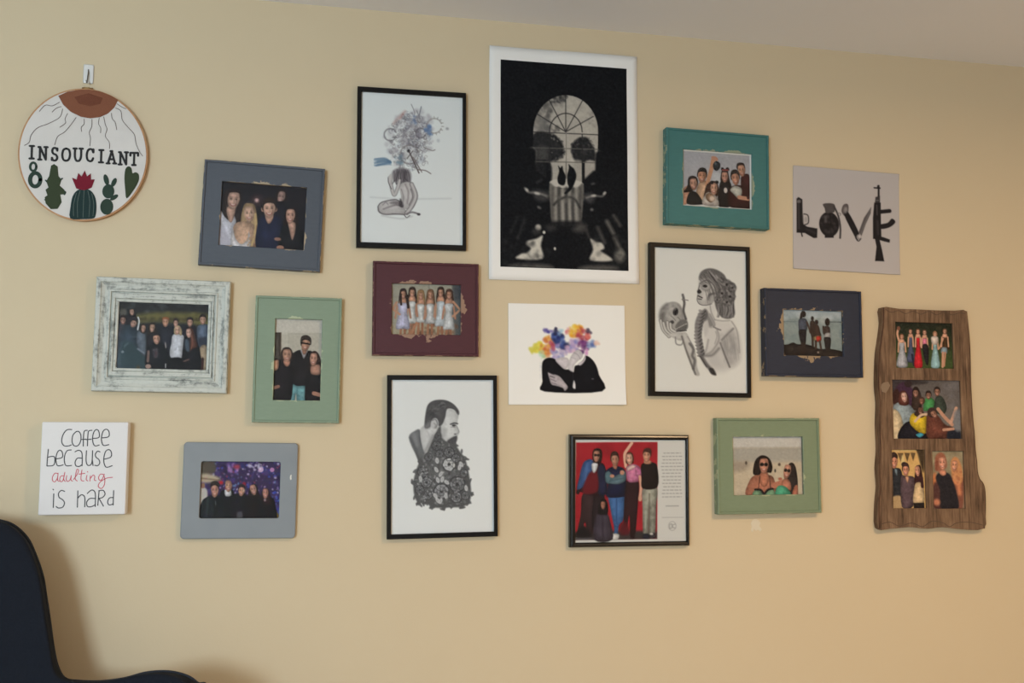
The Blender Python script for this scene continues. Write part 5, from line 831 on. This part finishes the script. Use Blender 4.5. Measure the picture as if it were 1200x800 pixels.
P = Paint([1046.2, 526.2, 1084.3, 527.3, 1084.7, 595.8, 1045.5, 595], (206, 170, 110), 1.9, seed=23).crop(1035, 515, 8.886)
P.mottle([(90, 100), (430, 100), (430, 400), (90, 400)], [(206, 166, 110), (216, 180, 120), (190, 150, 96)], 40, 20, 50, .4, 6).line([(150, 120), (350, 118)], 10, (226, 210, 160), 2, .6)
for x0, x1, yb in ((170, 228, 230), (238, 292, 230), (300, 348, 225)): P.poly([(x0, 140), (x1, 145), ((x0+x1)/2, yb)], (104, 84, 60), 1, 1, False)
P.poly([(355, 100), (430, 100), (430, 330), (405, 300), (370, 150)], (70, 58, 44), 2).poly([(215, 160), (240, 240), (200, 260)], (216, 204, 150), 2, .7)
P.poly([(90, 310), (140, 290), (205, 330), (205, 590), (90, 600)], (44, 46, 52)).poly([(90, 595), (195, 585), (195, 730), (90, 730)], (176, 150, 112), 2).poly([(135, 300), (160, 310), (158, 370), (140, 340)], (110, 128, 140), 1.5).face(133, 230, 34, 66, (200, 140, 116), 4).poly([(95, 210), (100, 150), (135, 130), (168, 160), (165, 200), (135, 180)], (56, 42, 40))
P.poly([(195, 390), (240, 375), (320, 385), (335, 450), (310, 690), (195, 690)], (92, 76, 84)).poly([(240, 385), (275, 385), (262, 450)], (210, 160, 130), 1.5).ell(232, 258, 28, 26, (50, 38, 38)).face(246, 316, 32, 60, (206, 146, 122), 0, 0, (60, 44, 44))
P.poly([(330, 480), (345, 300), (370, 270), (400, 290), (420, 480), (380, 500)], (58, 34, 38)).poly([(325, 520), (345, 450), (400, 450), (425, 520), (420, 660), (315, 660)], (216, 190, 150)).rect(315, 655, 425, 720, (40, 36, 36)).face(364, 325, 28, 56, (212, 156, 130), -4); P.line([(405, 400), (410, 490)], 30, (60, 36, 40)); P.grain(3, 1); wphoto(P, 2)
P = Paint([1093, 528, 1129.6, 528.8, 1130.7, 595.8, 1093.4, 595.8], (150, 140, 116), 1.9, seed=24).crop(1035, 515, 8.886)
P.mottle([(530, 110), (850, 115), (850, 400), (530, 400)], [(170, 168, 140), (130, 124, 100), (120, 110, 90), (180, 176, 150)], 60, 12, 34, .5, 4).poly([(525, 380), (560, 340), (575, 430), (545, 480), (525, 460)], (190, 120, 80), 3).poly([(530, 470), (620, 450), (620, 700), (530, 700)], (84, 56, 54), 3)
P.poly([(700, 420), (760, 380), (830, 390), (845, 480), (830, 710), (770, 710)], (130, 84, 70), 3).poly([(715, 300), (720, 220), (755, 185), (795, 210), (830, 320), (820, 450), (740, 430)], (196, 140, 96), 2).face(752, 272, 32, 60, (218, 158, 128), 6).line([(735, 430), (790, 460)], 40, (206, 136, 96), 2).line([(790, 470), (800, 560)], 40, (200, 130, 96), 3).mottle([(740, 340), (820, 340), (810, 450), (740, 420)], [(150, 90, 70), (206, 150, 110)], 16, 8, 16, .5, 2)
P.poly([(560, 300), (560, 190), (600, 140), (645, 150), (672, 210), (670, 290), (600, 330)], (150, 96, 76), 2).poly([(560, 400), (600, 340), (690, 350), (730, 420), (770, 560), (780, 715), (610, 715), (600, 520)], (40, 38, 44), 1.5).poly([(600, 320), (660, 320), (665, 360), (630, 375), (600, 350)], (206, 144, 118)).face(630, 245, 38, 68, (222, 160, 136), -3).ell(565, 645, 34, 34, (190, 124, 96), 0, 3).line([(575, 230), (570, 310)], 24, (130, 78, 62), 2); P.grain(3, 1); wphoto(P, 3)

# ================================================================== raised flat shapes and strokes (stitching, hand lettering)
def prism(name, pts, y0, y1, parent, m, dome=0):
    n = len(pts); c = np.mean(np.array(pts), 0)
    vs = [(x, -y0, z) for x, z in pts]+[(x, -y1, z) for x, z in pts]+[(c[0]+(x-c[0])*.93, -y1-dome, c[1]+(z-c[1])*.93) for x, z in pts]
    fs = [tuple(range(n-1, -1, -1)), tuple(range(2*n, 3*n))]+[(i, (i+1) % n, n+(i+1) % n, n+i) for i in range(n)]+[(n+i, n+(i+1) % n, 2*n+(i+1) % n, 2*n+i) for i in range(n)]
    return link(name, mesh(name, vs, fs), parent, m)
def ribbon_geo(pts, wd, y0, y1, vs, fs):
    """one flat-topped stroke with rounded ends"""
    p = [np.array(q) for q in pts]; n = len(p); L = []; R = []
    for i in range(n):
        a = p[min(i+1, n-1)]-p[max(i-1, 0)]; a = a/(np.linalg.norm(a)+1e-9); nn = np.array((-a[1], a[0]))*wd/2
        if i == 0: L.append(p[0]-a*wd*.4+nn*.5); R.append(p[0]-a*wd*.4-nn*.5)
        L.append(p[i]+nn); R.append(p[i]-nn)
        if i == n-1: L.append(p[i]+a*wd*.4+nn*.5); R.append(p[i]+a*wd*.4-nn*.5)
    b = len(vs); m = len(L)
    for l, r_ in zip(L, R): vs += [(l[0], -y0, l[1]), (r_[0], -y0, r_[1]), (r_[0], -y1, r_[1]), (l[0], -y1, l[1])]
    for i in range(m-1):
        for k in range(4): fs.append((b+4*i+k, b+4*i+(k+1) % 4, b+4*i+4+(k+1) % 4, b+4*i+4+k))
    fs += [(b, b+1, b+2, b+3), (b+4*m-1, b+4*m-2, b+4*m-3, b+4*m-4)]
def strokes(name, paths, mp, wd, y0, y1, parent, m, sm=True):
    vs = []; fs = []
    for i, pt in enumerate(paths):
        if len(pt) == 1: pt = [(pt[0][0]-2, pt[0][1]-2), (pt[0][0]+2, pt[0][1]+2)]
        q = mp(pt); q = catmull(q, 5, False) if sm and len(q) > 2 else q
        ribbon_geo(q, wd, y0, y1+.00006*i, vs, fs)
    return link(name, mesh(name, vs, fs), parent, m)

# ================================================================== hand-lettered canvas
cx, cz, w_, h_, rot, d = LAY['coffee']
root = empty('lettered_canvas', (cx, 0, cz), rot); tag(root, 'small white canvas hand lettered coffee because adulting is hard', 'canvas sign')
CM = mat('white_canvas', (228, 226, 226), .85, .2); t = NT(CM); t.bump(t.noise(t.obj(), 700, 2), .25, .0006)
link('canvas', box('canvas', -w_/2, w_/2, -d, -.0005, -h_/2, h_/2, .003, 3), root, CM)
hc = Homog([48.4, 493.7, 150.4, 494.9, 146.9, 603.4, 45.2, 602.9], (30, 480, 5.714))
def cmap(pts): return [(-w_/2+u*w_, h_/2-v*h_) for u, v in hc(pts)]
INK = mat('black_marker', (44, 43, 48), .6); RED = mat('red_marker', (196, 74, 92), .6)
coffee = [
 ([[(305, 132), (272, 134), (246, 168), (238, 212), (254, 240), (284, 242), (303, 235)]], 0), ([[(336, 145), (313, 170), (308, 215), (322, 241), (348, 240), (365, 210), (366, 170), (352, 146), (334, 146)]], 0), ([[(410, 138), (392, 141), (385, 165), (383, 245)], [(366, 200), (402, 198)]], 0), ([[(441, 138), (420, 142), (414, 165), (411, 243)], [(403, 201), (437, 198)]], 0), ([[(450, 193), (488, 186), (488, 150), (474, 133), (456, 145), (446, 180), (448, 220), (462, 243), (490, 238)]], 0), ([[(510, 190), (553, 182), (556, 150), (540, 132), (518, 142), (506, 180), (507, 215), (520, 241), (555, 236)]], 0),
 ([[(150, 263), (145, 320), (142, 374)], [(147, 316), (188, 312), (194, 345), (184, 371), (143, 375)]], 0), ([[(205, 328), (243, 318), (243, 285), (228, 270), (212, 282), (202, 315), (203, 350), (215, 374), (250, 369)]], 0), ([[(303, 269), (276, 274), (260, 305), (258, 345), (270, 374), (306, 373)]], 0), ([[(328, 282), (352, 272), (373, 286), (377, 330), (376, 376)], [(374, 325), (345, 325), (330, 350), (335, 375), (358, 380), (376, 368)]], 0), ([[(405, 275), (403, 340), (412, 371), (432, 372), (443, 348), (446, 275)], [(445, 340), (450, 376)]], 0), ([[(496, 284), (479, 280), (465, 300), (470, 320), (488, 335), (495, 358), (482, 376), (461, 374)]], 0), ([[(525, 334), (568, 320), (573, 290), (558, 270), (535, 280), (523, 320), (524, 360), (540, 388), (579, 378)]], 0),
 ([[(216, 427), (196, 424), (180, 450), (182, 474), (198, 480), (213, 455), (217, 424)], [(216, 440), (214, 470), (226, 478)]], 1), ([[(253, 442), (236, 444), (228, 465), (235, 480), (250, 472), (262, 418)], [(258, 440), (255, 466), (266, 480)]], 1), ([[(275, 440), (272, 468), (284, 480), (299, 464), (305, 440)], [(304, 450), (303, 470), (314, 478)]], 1), ([[(320, 468), (345, 432), (353, 406), (343, 400), (335, 430), (332, 464), (346, 478)]], 1), ([[(376, 404), (370, 450), (373, 474), (390, 478)], [(355, 432), (396, 427)]], 1), ([[(410, 440), (405, 468), (416, 478)], [(414, 417)]], 1), ([[(433, 444), (430, 480)], [(432, 464), (450, 440), (462, 448), (460, 472), (472, 477)]], 1), ([[(521, 437), (501, 434), (488, 455), (495, 475), (512, 468), (526, 434)], [(524, 445), (530, 470), (526, 508), (506, 530), (486, 514), (500, 486), (540, 462), (582, 456)]], 1),
 ([[(190, 560), (188, 652)], [(186, 532)]], 0), ([[(262, 546), (240, 539), (222, 558), (226, 585), (248, 600), (262, 622), (250, 650), (222, 655), (207, 645)]], 0), ([[(350, 543), (348, 652)], [(350, 592), (372, 570), (391, 577), (398, 600), (397, 650)]], 0), ([[(413, 562), (440, 540), (461, 548), (468, 580), (467, 650)], [(465, 596), (430, 596), (410, 620), (415, 647), (440, 650), (467, 638)]], 0), ([[(492, 546), (484, 642)], [(490, 545), (520, 543), (532, 568), (515, 590), (488, 596)], [(492, 596), (522, 648)]], 0), ([[(590, 545), (587, 642)], [(588, 592), (562, 594), (550, 620), (560, 640), (588, 634)]], 0)]
for paths, red in coffee: strokes('letter', paths, cmap, .0019 if red else .0024, d-.0004, d+.0003, root, RED if red else INK)

# ================================================================== embroidery hoop on an adhesive hook
HX, HZ, RX, RZ, HD = -.582, 1.984, .1555, .1725, .016
hook = empty('adhesive_hook', (-.5815, 0, 2.20)); tag(hook, 'small clear white adhesive wall hook above the embroidery hoop', 'hook')
link('hook_plate', box('hook_plate', -.0125, .0125, -.004, -.0004, -.024, .026, .003, 3), hook, mat('hook_plastic', (222, 222, 220), .3))
def tube(name, path, r, parent, m, n=8, closed=False):
    vs = []; fs = []; N = len(path)
    for i, p in enumerate(path):
        p = Vector(p); a = Vector(path[(i+1) % N] if closed or i < N-1 else path[i])-Vector(path[i-1] if closed or i > 0 else path[i]); a.normalize()
        s = a.cross(Vector((0, 1, 0))); s = a.cross(Vector((1, 0, 0))) if s.length < .1 else s; s.normalize(); b = a.cross(s)
        for k in range(n): vs.append(p+(s*math.cos(2*math.pi*k/n)+b*math.sin(2*math.pi*k/n))*r)
    for i in range(N if closed else N-1):
        for k in range(n): fs.append((i*n+k, i*n+(k+1) % n, ((i+1) % N)*n+(k+1) % n, ((i+1) % N)*n+k))
    if not closed: fs += [tuple(range(n-1, -1, -1)), tuple(range((N-1)*n, N*n))]
    return link(name, mesh(name, vs, fs, True), parent, m)
STEEL = mat('hook_metal', (120, 116, 112), .35, .5, 1)
tube('hook_wire', [(0, -.004, .012), (.001, -.008, .004), (0, -.010, -.012), (0, -.014, -.026), (0, -.019, -.028), (0, -.022, -.022)], .0016, hook, STEEL)
hoop = empty('embroidery_hoop', (HX, 0, HZ)); tag(hoop, 'round embroidery hoop stitched with a sun, cacti and the word insouciant', 'embroidery')
HW = wood_mat('hoop_wood', [(.3, (172, 126, 84)), (.7, (196, 150, 108))], (8, 8, 8), .5, .1)
def hring(name, ri, ro, y0, y1, m):
    vs = []; fs = []; n = 96
    for k in range(n):
        c, s_ = math.cos(2*math.pi*k/n), math.sin(2*math.pi*k/n)
        for r_, y in ((ro, y0), (ro, y1-.0012), (ro-.001, y1), (ri+.0008, y1), (ri, y1-.001), (ri, y0)): vs.append((c*(RX-r_), -y, s_*(RZ-r_)))
    for k in range(n):
        for i in range(6): fs.append((6*k+i, 6*k+(i+1) % 6, 6*((k+1) % n)+(i+1) % 6, 6*((k+1) % n)+i))
    return link(name, mesh(name, vs, fs), hoop, m)
hring('outer_ring', .0026, 0, .0006, HD-.0012, HW); hring('inner_ring', .0048, .0028, .0006, HD-.0006, HW)
BR = mat('brass', (150, 120, 80), .35, .5, 1)
link('clamp', box('clamp', -.007, .007, -.013, -.003, RZ-.001, RZ+.006, .001), hoop, BR)
tube('clamp_screw', [(-.012, -.008, RZ+.004), (.014, -.008, RZ+.004)], .0022, hoop, BR)
CL = mat('hoop_cloth', (216, 212, 208), .9, .15); t = NT(CL); t.l(t.mix(t.noise(t.obj(), 14, 3), (206, 202, 199), (222, 219, 215)), t.b.inputs['Base Color']); t.bump(t.noise(t.obj(), 500, 2), .3, .0008)
n = 96; YC = HD
cv = [(0, -YC, 0)]+[(math.cos(2*math.pi*k/n)*(RX-.0030), -YC, math.sin(2*math.pi*k/n)*(RZ-.0030)) for k in range(n)]+[(math.cos(2*math.pi*k/n)*(RX-.0030), -YC+.0012, math.sin(2*math.pi*k/n)*(RZ-.0030)) for k in range(n)]+[(0, -YC+.0012, 0)]
cf = [(0, 1+k, 1+(k+1) % n) for k in range(n)]+[(1+k, 1+n+k, 1+n+(k+1) % n, 1+(k+1) % n) for k in range(n)]+[(2*n+1, 1+n+(k+1) % n, 1+n+k) for k in range(n)]
cloth = link('cloth', mesh('cloth', cv, cf), hoop, CL)
hh = Homog([22.5-.3, 105, 176.6-4.4, 110, 171.5, 258.5, 18.5, 251], (0, 60, 3.635))   # the hoop's bounding box, top-left round
def hmap(pts): return [((u-.5)*2*RX*.965, (.5-v)*2*RZ*.965) for u, v in hh(pts)]
def stitch(name, c, sc_=(60, 60, 60)):
    m = mat(name, c, .85, .15); t = NT(m); f = t.noise(t.obj(sc_), 14, 3, .6); c0 = tuple(np.array(c)*.78); c1 = tuple(np.minimum(np.array(c)*1.18, 255))
    t.l(t.mix(f, c0, c1), t.b.inputs['Base Color']); t.bump(f, .5, .0008); return m
GR, GR2, GR3, MA, SUN, TH, LTH = stitch('green_thread', (52, 68, 60)), stitch('teal_thread', (40, 58, 58)), stitch('olive_thread', (60, 70, 52)), stitch('maroon_thread', (118, 34, 50)), stitch('rust_thread', (130, 84, 64)), stitch('grey_thread', (104, 92, 86)), stitch('letter_thread', (52, 52, 53))
y0, y1 = YC-.0006, YC+.0014
prism('sun', hmap([(230, 196), (270, 178), (320, 168), (362, 166), (410, 172), (460, 188), (494, 206), (478, 238), (450, 264), (415, 280), (372, 286), (330, 280), (285, 260), (252, 232)]), y0, y1, cloth, SUN, .0006)
prism('sun_core', hmap([(300, 200), (362, 182), (425, 200), (415, 225), (370, 236), (320, 226)]), y1, y1+.0007, cloth, stitch('dark_rust_thread', (112, 68, 52)), .0004)
rays = [[(236, 222), (205, 238), (175, 236), (150, 262)], [(243, 240), (222, 248), (205, 264)], [(250, 250), (238, 285), (190, 312), (145, 330), (118, 360), (110, 390), (90, 404)], [(272, 268), (262, 290), (264, 308), (240, 326)], [(310, 284), (290, 312), (262, 345), (232, 365), (220, 400)], [(345, 290), (346, 310), (334, 324), (336, 342)], [(380, 290), (380, 320), (370, 345), (376, 370), (374, 402)], [(412, 284), (410, 308), (420, 325), (420, 346)], [(432, 278), (440, 310), (448, 330), (442, 360), (460, 385), (462, 412)], [(466, 262), (470, 285), (484, 300), (492, 332)], [(484, 240), (508, 252), (516, 290), (545, 322), (572, 350), (582, 390), (600, 425), (614, 442)], [(490, 222), (510, 234), (530, 242)]]
for p in rays: strokes('sun_ray', [p], hmap, .0013, y0, y1-.0004, cloth, TH)
S_ = .0052
def letter(ch, cx, cy, wd, hg=52):
    U = {'I': [[(.5, 0), (.5, 1)], [(.1, 0), (.9, 0)], [(.1, 1), (.9, 1)]], 'N': [[(.18, 0), (.18, 1)], [(.18, 0), (.82, 1)], [(.82, 0), (.82, 1)], [(0, 0), (.22, 0)], [(0, 1), (.36, 1)], [(.64, 0), (1, 0)]],
         'S': [[(.85, .2), (.7, .02), (.3, .02), (.14, .24), (.3, .45), (.7, .55), (.88, .77), (.7, .98), (.3, .98), (.12, .78)], [(.86, .02), (.86, .22)], [(.12, .78), (.12, .98)]], 'O': [[(.5, .01), (.2, .12), (.08, .5), (.2, .88), (.5, .99), (.8, .88), (.92, .5), (.8, .12), (.5, .01)]],
         'U': [[(.18, 0), (.18, .65), (.32, .95), (.5, 1), (.68, .95), (.82, .65), (.82, 0)], [(0, 0), (.36, 0)], [(.64, 0), (1, 0)]], 'C': [[(.86, .28), (.72, .05), (.45, .01), (.18, .15), (.08, .5), (.18, .85), (.45, .99), (.72, .95), (.88, .74)], [(.88, .02), (.88, .28)]],
         'A': [[(.5, 0), (.14, 1)], [(.5, 0), (.86, 1)], [(.28, .66), (.72, .66)], [(0, 1), (.32, 1)], [(.68, 1), (1, 1)], [(.36, 0), (.56, 0)]], 'T': [[(.5, 0), (.5, 1)], [(.04, 0), (.96, 0)], [(.04, 0), (.04, .24)], [(.96, 0), (.96, .24)], [(.28, 1), (.72, 1)]]}[ch]
    strokes('letter', [[(cx+(u-.5)*wd, cy+(v-.5)*hg) for u, v in p] for p in U], hmap, S_, y0, y1, cloth, LTH, ch in 'SOUC' )
for ch, cx, cy, wd in zip('INSOUCIANT', (122, 170, 221, 271, 323, 377, 426, 473, 526, 575), (432, 436, 439, 440, 440, 441, 445, 449, 453, 455), (24, 40, 30, 40, 42, 36, 24, 44, 42, 38)): letter(ch, cx, cy, wd)
def oval(cx, cy, rx, ry, rot=0, n=20): a = math.radians(rot); return [(cx+rx*math.cos(t)*math.cos(a)-ry*math.sin(t)*math.sin(a), cy+rx*math.cos(t)*math.sin(a)+ry*math.sin(t)*math.cos(a)) for t in np.linspace(0, 2*math.pi, n, False)]
strokes('ring_cactus', [oval(130, 492, 13, 17)+[oval(130, 492, 13, 17)[0]]], hmap, .0056, y0, y1, cloth, GR); strokes('ring_cactus', [oval(140, 546, 22, 28)+[oval(140, 546, 22, 28)[0]]], hmap, .0095, y0, y1+.0002, cloth, GR)
prism('leafy_cactus', hmap([(200, 530), (207, 487), (220, 480), (235, 490), (240, 530), (254, 545), (246, 570), (268, 588), (271, 606), (250, 608), (257, 640), (240, 668), (210, 669), (188, 645), (183, 620), (195, 612), (186, 588), (198, 578), (188, 552)]), y0, y1, cloth, GR3, .0005)
for p in ([(196, 560), (185, 548)], [(246, 548), (258, 540)], [(250, 595), (272, 596), (268, 608)], [(196, 625), (184, 630)]): strokes('cactus_leaf', [p], hmap, .0034, y0, y1+.0002, cloth, GR)
bar = prism('barrel_cactus', hmap(catmull([(297, 708), (297, 660), (305, 615), (325, 590), (355, 583), (385, 592), (405, 620), (412, 660), (408, 700), (394, 710), (350, 712)], 3)), y0, y1, cloth, GR2, .0008)
for p in ([(355, 590), (354, 705)], [(338, 592), (328, 640), (330, 705)], [(372, 592), (382, 640), (380, 705)], [(322, 602), (311, 650), (312, 700)], [(390, 604), (400, 650), (398, 700)]): strokes('cactus_rib', [p], hmap, .0009, y1, y1+.0018, cloth, stitch('pale_thread', (110, 124, 118)))
prism('cactus_flower', hmap([(300, 538), (320, 546), (327, 517), (342, 532), (355, 507), (366, 532), (382, 519), (384, 545), (400, 544), (388, 578), (355, 592), (320, 582)]), y0, y1+.0006, cloth, MA, .0006)
for o_ in (oval(452, 545, 11, 24, -18), oval(487, 556, 10, 20, 25), oval(463, 594, 27, 30), oval(490, 620, 20, 9, -30), oval(458, 660, 29, 34)): prism('cactus_pad', hmap(o_), y0, y1+.0002*(o_[0][0] % 3), cloth, GR, .0006)
prism('heart_cactus', hmap(catmull([(537, 500), (550, 487), (564, 494), (570, 516), (584, 512), (599, 522), (598, 552), (574, 594), (547, 624), (540, 590), (534, 540)], 3)), y0, y1, cloth, GR3, .0006)

# ================================================================== navy armchair below the lettered canvas
XC = -.90
half = [(-.90, -.13, 1.082), (-.81, -.13, 1.081), (-.75, -.13, 1.076), (-0.706, -0.130, 1.067), (-0.675, -0.130, 1.055), (-0.645, -0.130, 1.026), (-0.625, -0.133, 0.988), (-0.606, -0.137, 0.939), (-0.596, -0.142, 0.896), (-0.583, -0.150, 0.838), (-0.571, -0.158, 0.780), (-0.558, -0.166, 0.736), (-0.539, -0.175, 0.709), (-0.509, -0.185, 0.704), (-0.456, -0.200, 0.704), (-0.402, -0.215, 0.712), (-0.354, -0.230, 0.726), (-0.311, -0.245, 0.731), (-0.279, -0.255, 0.728), (-0.252, -0.265, 0.720), (-0.232, -0.275, 0.708), (-.212, -.31, .71), (-.205, -.37, .66), (-.208, -.44, .59), (-.22, -.50, .52), (-.235, -.54, .45)]
rimp = [(2*XC-x, y, z) for x, y, z in half[:0:-1]]+half
chair = empty('navy_armchair', (XC, -.44, 0)); tag(chair, 'navy upholstered armchair with high rounded back, below the lettered canvas', 'armchair')
NV = mat('navy_fabric', (30, 34, 50), .9, .2); t = NT(NV); t.l(t.mix(t.noise(t.obj(), 240, 3), (19, 23, 31), (28, 33, 43)), t.b.inputs['Base Color']); t.bump(t.noise(t.obj(), 420, 2), .3, .0012)
NP = mat('navy_piping', (40, 45, 54), .8, .3)
vs = []; fs = []; rows = 9; nr = len(rimp)
for j in range(rows):
    q = j/(rows-1)
    for x, y, z in rimp:
        bx = XC+(x-XC)*(.84 if z > .8 else .88); by = y-.08 if y > -.19 else y-.03; bz = .34
        e = q**.8; bow = math.sin(math.pi*q)*.035
        vs.append((x+(bx-x)*e+(bow if x > XC else -bow)*(abs(x-XC)/.6)-XC, y+(by-y)*e+(bow*.4 if y > -.19 else 0)+.44, z+(bz-z)*q))
for j in range(rows-1):
    for i in range(nr-1): fs.append((j*nr+i, j*nr+i+1, (j+1)*nr+i+1, (j+1)*nr+i))
sh = link('shell', mesh('shell', vs, fs, True), chair, NV)
md = sh.modifiers.new('thick', 'SOLIDIFY'); md.thickness = .045; md.offset = -1; md.edge_crease_inner = .9; md.edge_crease_outer = .9
md = sh.modifiers.new('smooth', 'SUBSURF'); md.levels = 2; md.render_levels = 2
tube('piping', [(x-XC, y+.44, z-.001) for x, y, z in [tuple(p) for p in catmull(rimp, 4, False)]], .0035, chair, NP, 8)
def cushion(name, x0, x1, y0_, y1_, z0, z1, r):
    me = box(name, x0, x1, y0_, y1_, z0, z1, r, 5); me.polygons.foreach_set('use_smooth', [True]*len(me.polygons)); return link(name, me, chair, NV)
cushion('seat_cushion', -.44, .44, -.33, .16, .335, .47, .05); cushion('seat_base', -.47, .47, -.30, .18, .2, .333, .03)
LG = wood_mat('leg_wood', [(.3, (58, 38, 26)), (.7, (88, 60, 42))], (10, 10, 2))
for sx in (-1, 1):
    for yy in (-.25, .13):
        pr = [(.0005, 0), (.014, 0), (.024, .2), (.0005, .2)]
        o = link('leg', lathe('leg', pr, 16), chair, LG); o.location = (sx*.40, yy, 0)
